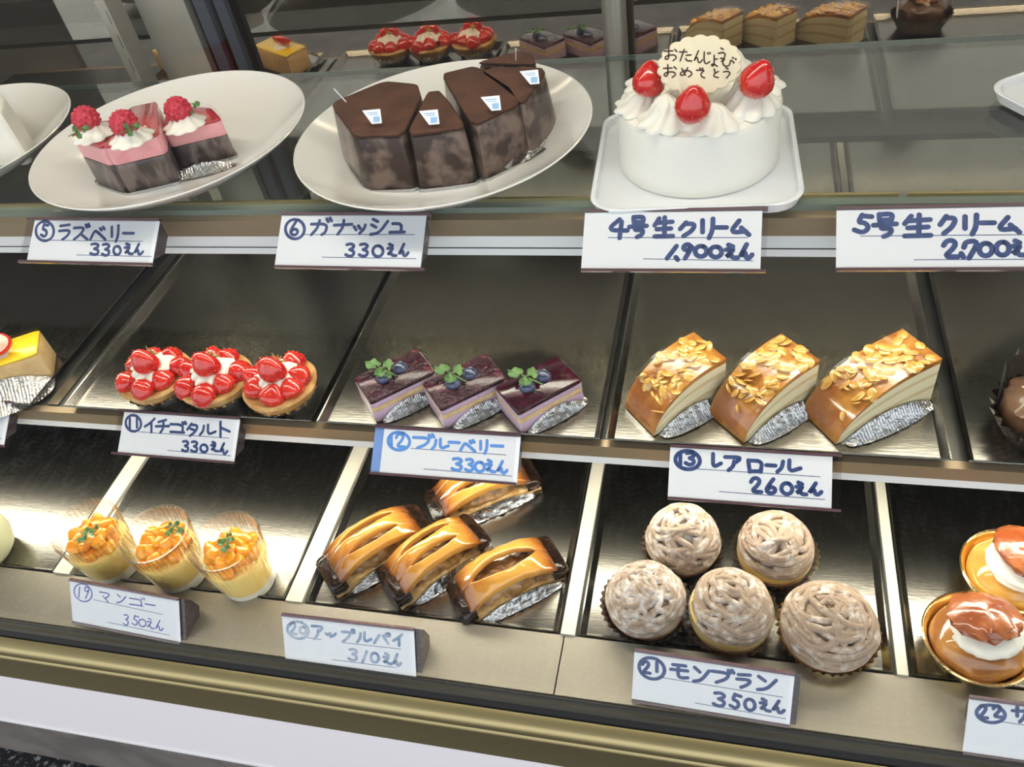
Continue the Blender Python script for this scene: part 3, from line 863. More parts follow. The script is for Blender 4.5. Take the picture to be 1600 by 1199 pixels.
def cup_foil(r0, r1, h, n=26, amp=0.055, z0=0.0):
    b = MB()
    N = n * 4

    def rf(a, i, r, z):
        return (r * (1 + amp * (i / 4.0) * math.cos(n * a)), z + (0.0006 * math.sin(n * a * 0.5 + 1) if i == 4 else 0))
    prof = [(r0 + (r1 - r0) * q, z0 + h * q) for q in (0, 0.25, 0.5, 0.75, 1)]
    b.lathe(prof, N, rf, True, False)
    return b


def sprig(kind=0, s=1.0):
    """small herb sprig lying flat: stem with lobed leaves"""
    b = MB()

    def lobed(c, ang, r, lobes):
        pts = []
        n = 24
        for i in range(n):
            a = 2 * PI * i / n
            rr = r * (0.72 + 0.28 * abs(math.cos(lobes * a / 2)))
            if abs(a - PI) < 0.4:
                rr *= 0.5
            x, y = rr * 1.15 * math.cos(a) + r * 0.9, rr * 0.85 * math.sin(a)
            pts.append((c[0] + x * math.cos(ang) - y * math.sin(ang), c[1] + x * math.sin(ang) + y * math.cos(ang), c[2] + 0.0012 * math.sin(a * 3) + 0.0010))
        mid = (c[0] + r * 0.9 * math.cos(ang), c[1] + r * 0.9 * math.sin(ang), c[2] - 0.0004)
        b.add(pts + [mid], [[i, (i + 1) % n, n] for i in range(n)])
        b.add([(p[0], p[1], p[2] - 0.0004) for p in pts] + [(mid[0], mid[1], mid[2] - 0.0004)], [[(i + 1) % n, i, n] for i in range(n)])
    L = 0.013 * s
    b.tube([(0, 0, 0.0006), (L * 0.6, 0.0003, 0.0016), (L, 0, 0.0016)], 0.00045 * s, 6)
    lo = 5 + kind
    lobed((L * 0.95, 0, 0.0014), 0.1, 0.0042 * s, lo)
    lobed((L * 0.55, 0, 0.0014), 1.15, 0.0036 * s, lo)
    lobed((L * 0.55, 0, 0.0014), -1.15, 0.0038 * s, lo)
    if kind == 0:
        lobed((L * 0.2, 0, 0.001), 1.3, 0.0022 * s, lo)
    return b


def crimped_sheet(L, W, lift, n=34, seed=0):
    """foil liner showing along the cut face: an arched upper edge on the face, pleats running down and out to a straight edge on the tray"""
    b = MB()
    nu, nv = n * 4, 8
    vs, fs = [], []
    for i in range(nu + 1):
        u = i / nu
        env = max(math.sin(PI * u), 0.0) ** 0.75
        for j in range(nv + 1):
            v = j / nv
            z = 0.0007 + lift * env * (1 - v) ** 1.5
            y = 0.0002 + W * v * (0.25 + 0.75 * env ** 0.5)
            k = math.cos(u * n * 2 * PI) * (0.35 + 0.65 * v) * 0.0006 * env
            k += 0.0012 * env * noise.noise(Vector((u * 14, v * 4, seed + L * 100)))
            vs.append(((u - 0.5) * L, max(y + k, 0.0), max(z + k, 0.0003)))
    for i in range(nu):
        for j in range(nv):
            a = i * (nv + 1) + j
            fs.append([a, a + nv + 1, a + nv + 2, a + 1])
    b.add(vs, fs)
    b.add([(p[0], max(p[1] - 0.0002, -0.0003), p[2] - 0.00025) for p in vs], [q[::-1] for q in fs])
    return b


ZTR = ZM + 0.0018       # top of a middle tray floor
ZBR = ZB - 0.006 + 0.0018

# ---------------- strawberry tarts
def tart(label, loc, rz, seed):
    random.seed(seed)
    r = thing('strawberry_tart', label, 'tart', loc, rz, 'strawberry tarts')
    cup_foil(0.0215, 0.0315, 0.0145, 22, 0.04).obj('foil_cup', foil_m, r)
    c = MB()
    c.lathe([(0.0205, 0.001), (0.0290, 0.011), (0.0325, 0.0185), (0.0338, 0.0220), (0.0320, 0.0242), (0.0295, 0.0238), (0.02, 0.0215)], 48,
            lambda a, i, rr, z: (rr * (1 + 0.03 * noise.noise(Vector((math.cos(a) * 3, math.sin(a) * 3, z * 200 + seed)))), z))
    c.obj('crust', crust_m, r)
    for k in range(7):
        a = k * 2 * PI / 7 + 0.35 - rz + random.uniform(-0.12, 0.12)
        q = 0.0218
        strawberry(r, (q * math.cos(a), q * math.sin(a), 0.0195), random.uniform(0.0175, 0.0195), random.uniform(0.0104, 0.0116),
                   (random.uniform(-0.25, 0.25) - 0.5 * math.sin(a), 0.5 * math.cos(a) + random.uniform(-0.25, 0.25), random.uniform(0, 6)))
    swirl(0.0215, 0.014, 10, 0.5, 0.24).obj('cream', cream_m, r, loc=(0.001, 0.001, 0.0305), rot=(0, 0, 0.4))
    off = Matrix.Rotation(-rz, 3, 'Z') @ Vector((0.0035, 0.0060, 0.0445))
    strawberry(r, off, 0.0215, 0.0138, (PI * 0.60, 0.15, -rz - 0.25), hull=True)
    return r


p1, p2, p3 = PZ(259, 613, ZTR), PZ(351, 618, ZTR), PZ(450, 627, ZTR)
tart('strawberry tart at the left of the row of three, above the tag numbered 11', p1, 0.3, 3)
tart('middle strawberry tart in silver foil, touching the tart on its left', p2, 0.9, 5)
tart('strawberry tart on the right, standing slightly apart from the other two', p3, 1.7, 11)

# ---------------- blueberry cakes
def blueberry_cake(label, c, rz, kind, glaze):
    """c: front corner nearest the viewer; x runs along the long side"""
    L, W, H = 0.061, 0.038, 0.026
    r = thing('blueberry_cake', label, 'cake slice', c, rz, 'blueberry cakes')
    rect = subdiv_poly(chaikin([(0, 0), (L, 0), (L, W), (0, W)], 1, True, 0.03), 3)
    MB().prism(rect, 0.0006, H * 0.47, 0.0006).obj('lower_mousse', lilac_m, r)
    MB().prism(rect, H * 0.47, H * 0.66, 0.0005).obj('sponge_layer', sponge_m, r)
    MB().prism(rect, H * 0.66, H * 0.83, 0.0005).obj('upper_mousse', lilac_m, r)
    MB().prism(rect, H * 0.83, H, 0.0012).obj('berry_glaze', glaze, r)
    for k, (x, y) in enumerate(((0.021, 0.020), (0.038, 0.022))):
        b = MB().blob((0, 0, 0), 0.0068, 0.0068, 0.0054, 20, 12)
        b.lathe([(0.0022, 0.0050), (0.0019, 0.0058), (0.0012, 0.0052)], 12)
        b.obj('blueberry', bberry_m, r, loc=(x, y, H + 0.0006), rot=(0.4 * (k - 0.5), 0.3, k))
    sprig(kind, 1.65).obj('herb_sprig', leaf_m, r, loc=(0.030, 0.008, H + 0.0060), rot=(0.0, -0.05, 2.0))
    cs = crimped_sheet(L * 0.92, 0.007, 0.012, 30)
    cs.obj('foil_liner', foil_m, r, loc=(L * 0.54, -0.0010, 0.0002), rot=(0, 0, PI))
    MB().box(0.006, L + 0.003, -0.001, W * 0.9, 0.0, 0.0005).obj('foil_base', foil_m, r, False)
    fan_strip(rect, 0.001, H + 0.0022, 0.0007).obj('clear_film', film_m, r)
    return r


for (px, py), (qx, qy), lab, kind, gl in (
        ((590, 662), (676, 620), 'blueberry cake with a round-leaved sprig, left of the row of three', 0, purple_glaze),
        ((698, 673), (786, 630), 'middle blueberry cake of the row with a frilly green sprig', 1, purple_glaze),
        ((816, 680), (912, 628), 'blueberry cake with a smooth dark purple top, right of the row', 1, None)):
    a = PZ(px, py, ZTR)
    b = PZ(qx, qy, ZTR)
    if gl is None:
        gl = mat('smooth_purple_glaze', (0.028, 0.004, 0.010), 0.12, col2=(0.05, 0.006, 0.016), nscale=60, coat=0.4, spec=0.4, bump=0.1, bscale=80)
    blueberry_cake(lab, a, math.atan2(b.y - a.y, b.x - a.x), kind, gl)

# ---------------- almond roll slices
def roll_slice(label, c, rz, L, H, T, seed):
    """quarter of a domed roll: low at x=0, tall at x=L; cut face on the y=0 side"""
    random.seed(seed)
    r = thing('almond_roll', label, 'cake slice', c, rz, 'almond roll slices')
    N = 26

    def prof(k, inset=0.0):
        """points of the outline from the low end over the dome to the tall end"""
        pts = []
        for i in range(N + 1):
            q = i / N
            x = L * q
            h = H * (1 - (1 - min(q / 0.95, 1.0)) ** 2.3) ** 0.62
            pts.append((x, h))
        return [(max(x, 0), max(h * k - inset, 0.0)) for x, h in pts]
    bands = [(0.0, 0.30, rollcream), (0.30, 0.40, rollsponge), (0.40, 0.62, rollcream), (0.62, 0.71, rollsponge), (0.71, 0.90, rollcream), (0.90, 1.0, bake_m)]
    names = ['lower_cream', 'sponge_layer', 'middle_cream', 'sponge_layer', 'upper_cream', 'baked_crust']
    for (k0, k1, mm), nm in zip(bands, names):
        lo, hi = prof(k0), prof(k1)
        b = MB()
        inset = 0.0 if nm == 'baked_crust' else 0.0003
        rings = []
        for i in range(N + 1):
            x0, h0 = lo[i]
            x1_, h1 = hi[i]
            hh = 0.0008
            rings.append([(x0, inset, h0 + hh), (x0, T - inset, h0 + hh), (x1_, T - inset, h1 + hh + 0.0001), (x1_, inset, h1 + hh + 0.0001)])
        b.loft(rings)
        if nm == 'baked_crust':
            # brown skin down the rounded low end
            pass
        b.obj(nm, mm, r)
    top = prof(1.0)
    for k in range(58):
        q = random.uniform(0.20, 0.985) if k else 0.12
        i = min(int(q * N), N - 1)
        x, h = top[i]
        x2, h2 = top[i + 1]
        sl = math.atan2(h2 - h, x2 - x)
        rr = random.uniform(0.0038, 0.0062)
        n = 14
        b = MB()
        el = random.uniform(0.65, 0.95)
        ring = [(rr * math.cos(2 * PI * j / n), rr * el * math.sin(2 * PI * j / n)) for j in range(n)]
        b.loft([[(x_ * 0.96, y_ * 0.96, -0.0003) for x_, y_ in ring], [(x_, y_, 0.0001) for x_, y_ in ring], [(x_ * 0.9, y_ * 0.9, 0.0005) for x_, y_ in ring]])
        b.obj('almond_flake', almond_m, r, loc=(x, random.uniform(0.003, T - 0.003), h + 0.0014),
              rot=(random.uniform(-0.4, 0.4), -sl + random.uniform(-0.35, 0.35), random.uniform(0, 6)))
    cs = crimped_sheet(L * 0.92, 0.011, 0.013, 34)
    cs.obj('foil_liner', foil_m, r, loc=(L * 0.53, -0.0012, 0.0002), rot=(0, 0, PI))
    MB().box(0.004, L + 0.002, -0.003, T, 0, 0.0005).obj('foil_base', foil_m, r, False)
    # clear film over the dome, standing a little proud at the tall end
    f = MB()
    rings = []
    for i in range(N + 1):
        x, h = top[i]
        rings.append([(x - 0.0012, -0.001, 0.001), (x - 0.0012, -0.001, h + 0.0035), (x - 0.0012, T + 0.001, h + 0.0035), (x - 0.0012, T + 0.001, 0.001)])
    x, h = top[-1]
    rings.append([(x + 0.006, -0.001, 0.001), (x + 0.006, -0.001, h + 0.002), (x + 0.006, T + 0.001, h + 0.002), (x + 0.006, T + 0.001, 0.001)])
    f.loft(rings, False, False, False)
    f.obj('clear_film', film_m, r)
    return r


for (px, py), (qx, qy), lab, sd in (
        ((1022, 683), (1122, 628), 'almond roll slice at the left of the row, with a darker bare corner', 2),
        ((1162, 694), (1272, 626), 'middle almond roll slice of the three, its cut face turned right', 4),
        ((1306, 696), (1462, 622), 'almond roll slice at the right, with a loose flake on its low end', 8)):
    a = PZ(px, py, ZTR)
    b = PZ(qx, qy, ZTR)
    d = (b - a)
    roll_slice(lab, a, math.atan2(d.y, d.x), min(max(d.length, 0.07), 0.088), 0.043, 0.040, sd)

# ---------------- apple pies
def apple_pie(label, c, rz, n_slits, seed, L=0.108, W=0.042):
    random.seed(seed)
    r = thing('apple_pie', label, 'pie', c, rz, 'apple pies')
    h = 0.030

    def arch(s):
        return h * (1 - abs(s) ** 2.6)
    b = MB()
    rows = []
    for i in range(25):
        s = -1 + 2 * i / 24
        z = 0.006 + 0.003 * (1 - s * s)
        x = s * L / 2
        wob = 0.0012 * noise.noise(Vector((s * 4, seed, 0)))
        rows.append([(x, -W / 2 + wob, 0.001), (x, W / 2 + wob, 0.001), (x, W / 2 - 0.001 + wob, z), (x, -W / 2 + 0.001 + wob, z)])
    b.loft(rows)
    b.obj('base_crust', pie_side, r)
    f = MB().blob((0, 0, 0.009), L * 0.40, W * 0.43, 0.0155, 36, 18, amp=0.25, freq=120, seed=seed)
    f.obj('apple_filling', apple_m, r)
    # domed lid cut by lens-shaped slits: the strips between them are the strands
    if n_slits == 1:
        slits = [(-0.02, 0.20, 0.62)]
    else:
        slits = [(-0.20, 0.085, 0.50), (0.17, 0.105, 0.54)]

    def edge(k, side, s):
        c0, g0, s0 = slits[k]
        gg = g0 * max(0.0, 1 - (s / s0) ** 2) ** 0.8
        return c0 * (1 + 0.10 * (1 - s * s)) + side * (gg if gg > 0 else -0.012) + 0.015 * noise.noise(Vector((s * 2.2, k, seed)))
    for k in range(len(slits) + 1):
        st = MB()
        rings = []
        for i in range(41):
            s = (-1 + 2 * i / 40) * 0.84
            lo = -0.50 + 0.05 * (1 - s * s) if k == 0 else edge(k - 1, 1, s)
            hi = 0.50 if k == len(slits) else edge(k, -1, s)
            yc, ww = W * (lo + hi) / 2, W * (hi - lo) / 2
            ring = []
            for j in range(24):
                a = 2 * PI * j / 24
                ca, sa = math.cos(a), math.sin(a)
                y = yc + ww * math.copysign(abs(ca) ** 0.34, ca)
                t_ = y / (W / 2)
                z = 0.006 + arch(s) * (1 - 0.32 * t_ * t_)
                bulge = 0.0042 if sa > 0 else 0.0040
                ring.append((s * L / 2, y, z + bulge * math.copysign(abs(sa) ** 0.36, sa) + 0.0008 * noise.noise(Vector((s * 6, t_ * 3, seed)))))
            rings.append(ring)
        st.loft(rings)
        st.obj('pastry_strand', pie_m, r)
    for sg in (-1, 1):
        e = MB()
        rings = []
        for i in range(7):
            q = i / 6
            x = sg * (0.74 + 0.30 * q) * L / 2
            k = 1.0 if q < 0.75 else 1 - (q - 0.75) * 0.5
            ring = []
            top = (0.019 - 0.004 * q) * k
            for j in range(20):
                a = 2 * PI * j / 20
                y = W * 0.53 * k * math.copysign(abs(math.cos(a)) ** 0.5, math.cos(a))
                z = 0.0012 + top / 2 + top / 2 * math.copysign(abs(math.sin(a)) ** 0.5, math.sin(a))
                wob = 0.0012 * noise.noise(Vector((x * 160, y * 160, z * 100 + seed)))
                ring.append((x, y + wob, z + wob * 0.5 + 0.0005))
            rings.append(ring)
        e.loft(rings)
        e.obj('burnt_end', pie_burnt, r)
    cs = crimped_sheet(L * 0.80, 0.007, 0.011, 9)
    cs.obj('foil_liner', foil_m, r, loc=(L * 0.03, -W / 2 - 0.0016, 0.0002), rot=(0, 0, PI))
    MB().box(-L * 0.42, L * 0.42, -W * 0.50, W * 0.45, 0, 0.0006).obj('foil_base', foil_m, r, False)
    return r


for (px, py), (qx, qy), lab, ns, sd in (
        ((510, 905), (662, 812), 'apple pie at the left of the front row, with two narrow slits', 2, 1),
        ((608, 923), (748, 829), 'middle apple pie of the front row, its slit open in the centre', 2, 6),
        ((712, 945), (870, 868), 'apple pie with one wide open slit showing apple, right of the front row', 1, 9),
        ((675, 800), (832, 735), 'apple pie at the back, half hidden by the tag numbered 12', 2, 14)):
    a = PZ(px, py, ZBR + 0.008)
    b = PZ(qx, qy, ZBR + 0.008)
    mid = (a + b) / 2
    d = b - a
    apple_pie(lab, (mid.x, mid.y, ZBR), math.atan2(d.y, d.x), ns, sd, L=min(max(d.length, 0.092), 0.112))

# ---------------- chestnut cream tarts
def mont_blanc(label, c, rz, seed, R=0.0335, H=0.036, cup='foil', cream_show=0.5, sugar=0.5, tilt=(0, 0)):
    random.seed(seed)
    r = thing('chestnut_tart', label, 'tart', c, rz, 'chestnut cream tarts')
    cm = {'foil': foil_m, 'clear': crinkle_m, 'gold': foil_gold}[cup]
    cup_foil(R * 0.66, R * (1.03 if cup == 'gold' else 1.12), 0.021, 36, 0.03).obj('baking_cup', cm, r)
    MB().lathe([(R * 0.62, 0.001), (R * 0.92, 0.013), (R * 0.95, 0.0165), (R * 0.85, 0.018)], 40,
               lambda a, i, rr, z: (rr * (1 + 0.03 * noise.noise(Vector((math.cos(a) * 4, math.sin(a) * 4, seed)))), z)).obj('tart_base', tartbase, r)
    MB().lathe([(R * 0.90, 0.0165), (R * 0.96, 0.020), (R * 0.93, 0.024 + 0.006 * cream_show), (R * 0.6, 0.034)], 40).obj('custard', custard if cream_show > 0.9 else chest_m, r)
    core = MB()
    zc = 0.021 + 0.005 * cream_show
    R0, R = R, R * (0.98 - 0.05 * cream_show)
    core.blob((0, 0, zc), R * 0.85, R * 0.85, H * 0.84, 32, 16, fn=lambda p, d: Vector((p.x, p.y, max(p.z, -0.001))))
    sm = mat('sugared_chestnut_%d' % seed, (0.34, 0.25, 0.18), 0.8, col2=(0.80, 0.76, 0.72), nscale=130, ncon=(0.60 - 0.25 * sugar, 0.98 - 0.25 * sugar), bump=0.3, bscale=600)
    core.obj('cream_core', sm, r)
    st = MB()
    for k in range(44):
        # each strand is an arc of a tilted circle laid over the dome
        ax_t = random.uniform(0.10, 0.75) if k > 8 else random.uniform(0.0, 0.25)
        ax_a = random.uniform(0, 2 * PI)
        ax = Vector((math.sin(ax_t) * math.cos(ax_a), math.sin(ax_t) * math.sin(ax_a), math.cos(ax_t)))
        e1 = ax.orthogonal().normalized()
        e2 = ax.cross(e1)
        th = random.uniform(0.25, 1.25) if k > 8 else random.uniform(1.1, 1.4)
        a0 = random.uniform(0, 2 * PI)
        span = random.uniform(1.6, 4.6)
        pts = []
        for i in range(26):
            a = a0 + span * i / 25
            d = ax * math.cos(th) + (e1 * math.cos(a) + e2 * math.sin(a)) * math.sin(th)
            th += random.uniform(-0.012, 0.012)
            if d.z < 0.02:
                d.z = 0.02 + 0.1 * (0.02 - d.z) * 0
                d.normalize()
            rr = 0.95 + 0.07 * noise.noise(Vector((k * 3.1, i * 0.12, seed)))
            pts.append((d.x * R * rr, d.y * R * rr, zc + d.z * H * rr * 0.92 + (tilt[0] * d.x + tilt[1] * d.y) * 0.01))
        st.tube(pts, 0.0028, 8)
    st.obj('chestnut_strands', sm, r)
    return r


for (px, py), lab, sd, cup, cs, sg, RR in (
        ((1067, 868), 'tall sugar-dusted chestnut tart at the back left, directly below the tag numbered 13', 21, 'foil', 0.0, 0.55, 0.0315),
        ((1208, 880), 'chestnut tart at the back right showing yellow custard under its strands', 22, 'clear', 1.0, 0.35, 0.0325),
        ((1010, 958), 'heavily sugar-dusted chestnut tart at the front left, in crumpled clear foil', 23, 'foil', 0.2, 0.75, 0.0335),
        ((1140, 975), 'pale chestnut tart in the middle of the front row in a clear cup', 24, 'clear', 1.0, 0.5, 0.0345),
        ((1290, 1000), 'largest chestnut tart in a gold pleated cup at the front right', 25, 'gold', 0.3, 0.35, 0.0375)):
    p = PZ(px, py, ZBR + 0.004)
    mont_blanc(lab, (p.x, p.y, ZBR), sd * 1.3, sd, RR, 0.034 if sd != 21 else 0.044, cup, cs, sg)

# ---------------- mango puddings
def mango_pudding(label, c, rz, seed):
    random.seed(seed)
    r = thing('mango_pudding', label, 'dessert cup', c, rz, 'mango puddings')
    h, r0, r1 = 0.067, 0.0250, 0.0318

    def rad(z):
        return r0 + (r1 - r0) * z / h
    n = 34
    cup = MB()
    cup.lathe([(r0 - 0.001, 0), (r0, 0.0006)] + [(rad(z), z) for z in (0.01, 0.02, 0.03, 0.04, 0.05, 0.06, h)] + [(r1 + 0.0012, h), (r1 + 0.0012, h + 0.001), (r1 - 0.0006, h + 0.0008)], n * 4,
              lambda a, i, rr, z: (rr + (0.0009 * math.cos(n * a) if 0.034 < z < h else 0), z), True, False)
    cup.obj('clear_cup', cup_m, r)
    rb = MB()
    for k in range(44):
        a = 2 * PI * k / 44
        c_, s_ = math.cos(a), math.sin(a)
        rb.tube([((rad(zz) - 0.0006) * c_, (rad(zz) - 0.0006) * s_, zz) for zz in (0.050, 0.058, h - 0.0006)], 0.00055, 5)
    rb.obj('cup_ribs', rib_m, r)
    MB().lathe([(rad(0.001) - 0.001, 0.001), (rad(0.012) - 0.0012, 0.012), (0.001, 0.0122)], 40).obj('milk_layer', white_pud, r)
    MB().lathe([(rad(0.012) - 0.0012, 0.0122), (rad(0.040) - 0.0014, 0.040), (rad(0.042) - 0.003, 0.042), (0.001, 0.0425)], 40).obj('mango_mousse', yellow_m, r)
    placed = []
    for k in range(34):
        if k < 19:
            a, q = k * 2.4, 0.0215 * math.sqrt((k + 0.5) / 19)
            z = 0.0455
        else:
            a, q = k * 2.4, 0.019 * math.sqrt((k - 18.5) / 15)
            z = 0.0535 + 0.0035 * (1 - q / 0.018)
        s = random.uniform(0.0050, 0.0072)
        b = MB()
        b.prism(subdiv_poly(chaikin([(-s, -s * 0.8), (s, -s), (s * 0.9, s), (-s, s * 0.9)], 1, True, 0.2), 1), -s * 0.7, s * 0.7, s * 0.3)
        b.obj('mango_cube', mango_m, r, loc=(q * math.cos(a), q * math.sin(a), z), rot=(random.uniform(-0.6, 0.6), random.uniform(-0.6, 0.6), random.uniform(0, 6)))
    sprig(0, 1.25).obj('herb_sprig', leaf_m, r, loc=(-0.008, -0.008, 0.0625), rot=(0.1, -0.1, 0.9 + 0.8 * (seed % 3)))
    return r


for (px, py), lab, sd in (((184, 884), 'mango pudding cup at the left of the row of three, above the tag numbered 19', 31), ((288, 897), 'middle mango pudding in a ribbed clear cup with two sprig leaves', 32),
                          ((392, 909), 'mango pudding cup at the right of the row, next to the apple pies', 33)):
    p = PZ(px, py, ZBR)
    mango_pudding(lab, (p.x, p.y, ZBR), sd * 0.7, sd)

# ---------------- syrupy buns in gold cups
golden = mat('golden_bun', (0.62, 0.30, 0.06), 0.15, col2=(0.76, 0.44, 0.10), nscale=35, coat=0.9, sss=0.1)


def savarin(label, c, rz, seed, R=0.0375):
    random.seed(seed)
    r = thing('syrup_bun', label, 'pastry', c, rz, 'syrup buns in gold cups')
    MB().lathe([(R * 0.72, 0.0), (R * 0.80, 0.004), (R * 0.97, 0.022), (R * 1.02, 0.0235), (R * 1.045, 0.0242), (R * 1.05, 0.0258), (R * 1.02, 0.0268), (R * 0.97, 0.0255), (R * 0.78, 0.006)], 60,
               lambda a, i, rr, z: (rr * (1 + (0.008 * math.cos(36 * a) if z < 0.022 else 0)), z), True, False).obj('gold_cup', foil_gold, r)
    MB().blob((0, 0, 0.021), R * 0.89, R * 0.89, 0.019, 40, 20, amp=0.06, freq=40, seed=seed).obj('bun', golden if rz < 0 else brioche, r)
    cr = MB()
    cr.blob((0.003, -0.002, 0.036), R * 0.66, R * 0.60, 0.0095, 36, 16, amp=0.12, freq=90, seed=seed + 3)
    cr.obj('cream', cream_m, r)
    cap = MB()
    cap.blob((0, 0, 0), R * 0.68, R * 0.60, 0.0080, 36, 14, amp=0.16, freq=80, seed=seed + 8,
             fn=lambda p, d: Vector((p.x, p.y, max(p.z, -0.004))))
    cap.obj('caramel_cap', caramel, r, loc=(0.001, 0.004, 0.0475), rot=(-0.16, 0.10, 0))
    return r


for (px, py), lab, sd, rz in (((1522, 1010), 'syrup soaked bun with a tilted caramel cap in the front gold cup', 41, 0.3), ((1578, 905), 'yellow glazed bun in the gold cup behind, cut by the right edge', 42, -0.9)):
    p = PZ(px, py, ZBR + 0.012)
    savarin(lab, (p.x, p.y, ZBR), rz, sd)

# ---------------- green mousse at the left edge of the bottom tray
p = PZ(-15, 866, ZBR)
gm = thing('green_mousse', 'pale green mousse with dark jelly cut off by the left edge', 'dessert cup', (p.x, p.y, ZBR))
MB().lathe([(0.022, 0.0), (0.029, 0.008), (0.033, 0.022), (0.032, 0.036), (0.028, 0.046), (0.020, 0.0475)], 40).obj('mousse', green_mousse, gm)
MB().blob((0, 0, 0.046), 0.0265, 0.0265, 0.009, 30, 12).obj('dark_jelly', jelly_dark, gm)

# ---------------- lemon cheesecake at the left of the middle shelf
def cheesecake(label, c, rz, L=0.092, W=0.040, H=0.034):
    r = thing('lemon_cheesecake', label, 'cake slice', c, rz, 'lemon cheesecakes')
    rect = subdiv_poly(chaikin([(0, 0), (L, 0), (L, W), (0, W)], 1, True, 0.04), 3)
    MB().prism(rect, 0.0008, H * 0.93, 0.001).obj('cheese_body', cheese_m, r)
    MB().prism(rect, H * 0.93, H, 0.0012).obj('lemon_jelly', lemon_m, r)
    b = MB().blob((0, 0, 0), 0.019, 0.0120, 0.0100, 24, 14, fn=lambda p, d: Vector((p.x, p.y, max(p.z, -0.002))))
    s = b.obj('strawberry_half', straw_m, r, loc=(L * 0.60, W * 0.42, H + 0.0125), rot=(-2.45, 0, 0.0))
    MB().blob((0, 0, 0), 0.0165, 0.0100, 0.0006, 24, 8).obj('cut_face', straw_cut, s, loc=(0, 0, -0.0022))
    swirl(0.013, 0.009, 8).obj('cream', cream_m, r, loc=(L * 0.58, W * 0.5, H - 0.0002))
    crimped_sheet(L * 0.98, 0.034, 0.018, 30).obj('foil_liner', foil_m, r, loc=(L * 0.52, -0.001, 0.0004), rot=(0, 0, PI))
    fan_strip(rect, 0.001, H + 0.003, 0.0008).obj('clear_film', film_m, r)
    return r


a = PZ(-60, 640, ZTR)
b = PZ(86, 592, ZTR)
rz = math.atan2(b.y - a.y, b.x - a.x)
u_ = Vector((math.cos(rz), math.sin(rz), 0))
st0 = b - u_ * 0.092
ch = cheesecake('lemon cheesecake slice with half a strawberry in crimped foil at the left edge', st0, rz)
dup(ch, st0 + Vector((-0.095, 0.004, 0)), rz, 'lemon cheesecake slice beyond the left edge of the photo, second in the row')
dup(ch, st0 + Vector((-0.19, 0.008, 0)), rz, 'lemon cheesecake slice beyond the left edge of the photo, farthest in the row')

# ---------------- chocolate cake in brown foil at the right of the middle shelf
p = PZ(1625, 672, ZTR)
cb = thing('chocolate_cake', 'chocolate cake in brown pleated foil and clear film at the right edge', 'cake slice', (p.x, p.y, ZTR))
cup_foil(0.026, 0.036, 0.022, 26, 0.06).obj('foil_cup', foil_brown, cb)
MB().lathe([(0.024, 0.001), (0.030, 0.016), (0.029, 0.030), (0.018, 0.038)], 36, lambda a, i, rr, z: (rr * (1 + 0.10 * noise.noise(Vector((math.cos(a) * 4, math.sin(a) * 4, z * 120)))), z)).obj('cake_body', mat('brown_cake', (0.09, 0.04, 0.018), 0.4, col2=(0.17, 0.085, 0.04), nscale=40, coat=0.5), cb)
MB().blob((0, 0, 0.038), 0.0195, 0.0185, 0.010, 36, 16, amp=0.45, freq=70).obj('topping', mat('glazed_nut', (0.24, 0.10, 0.03), 0.2, coat=0.8), cb)
f = MB()
f.lathe([(0.0315, 0.012), (0.0345, 0.055)], 40, None, False, False)
f.obj('clear_film', film_m, cb)
f = MB()
a0 = 2.75
f.loft([[(0.0322 * math.cos(a0), 0.0322 * math.sin(a0), 0.014), (0.0352 * math.cos(a0), 0.0352 * math.sin(a0), 0.055)],
        [(0.0322 * math.cos(a0 + 0.14), 0.0322 * math.sin(a0 + 0.14), 0.014), (0.0352 * math.cos(a0 + 0.14), 0.0352 * math.sin(a0 + 0.14), 0.055)]], False, False, False)
f.obj('film_seam', label_m, cb)

# ------------------------------------------------------------------ top shelf
def plate(label, x, y, R=0.12, h=0.027):
    b = MB()
    b.lathe([(R * 0.50, 0.0), (R * 0.52, 0.0), (R * 0.56, 0.0035), (R * 0.72, 0.0068), (R * 0.86, 0.0145), (R * 0.95, 0.022), (R * 0.992, h - 0.0012), (R * 1.0, h), (R * 0.990, h + 0.0006), (R * 0.955, h - 0.0025),
             (R * 0.86, 0.0185), (R * 0.72, 0.0105), (R * 0.55, 0.0072), (R * 0.3, 0.0066), (R * 0.01, 0.0065)], 96)
    o = b.obj('plate', china, None, loc=(x, y, ZT + 0.0002))
    tag(o, label, 'plate', 'white plates')
    return o


ZP = ZT + 0.0070
plate('white china plate carrying the raspberry mousse cakes', -0.482, 0.588, 0.121)
plate('white china plate carrying the chocolate ganache wedges', -0.229, 0.583, 0.120)
plate('white china plate cut off by the left edge, under the pale wedge', -0.731, 0.587, 0.121)

def poly_at(pxs, z):
    return [tuple(PZ(x, y, z)[:2]) for x, y in pxs]


def local(poly):
    cx = sum(p[0] for p in poly) / len(poly)
    cy = sum(p[1] for p in poly) / len(poly)
    return (cx, cy), [(p[0] - cx, p[1] - cy) for p in poly]


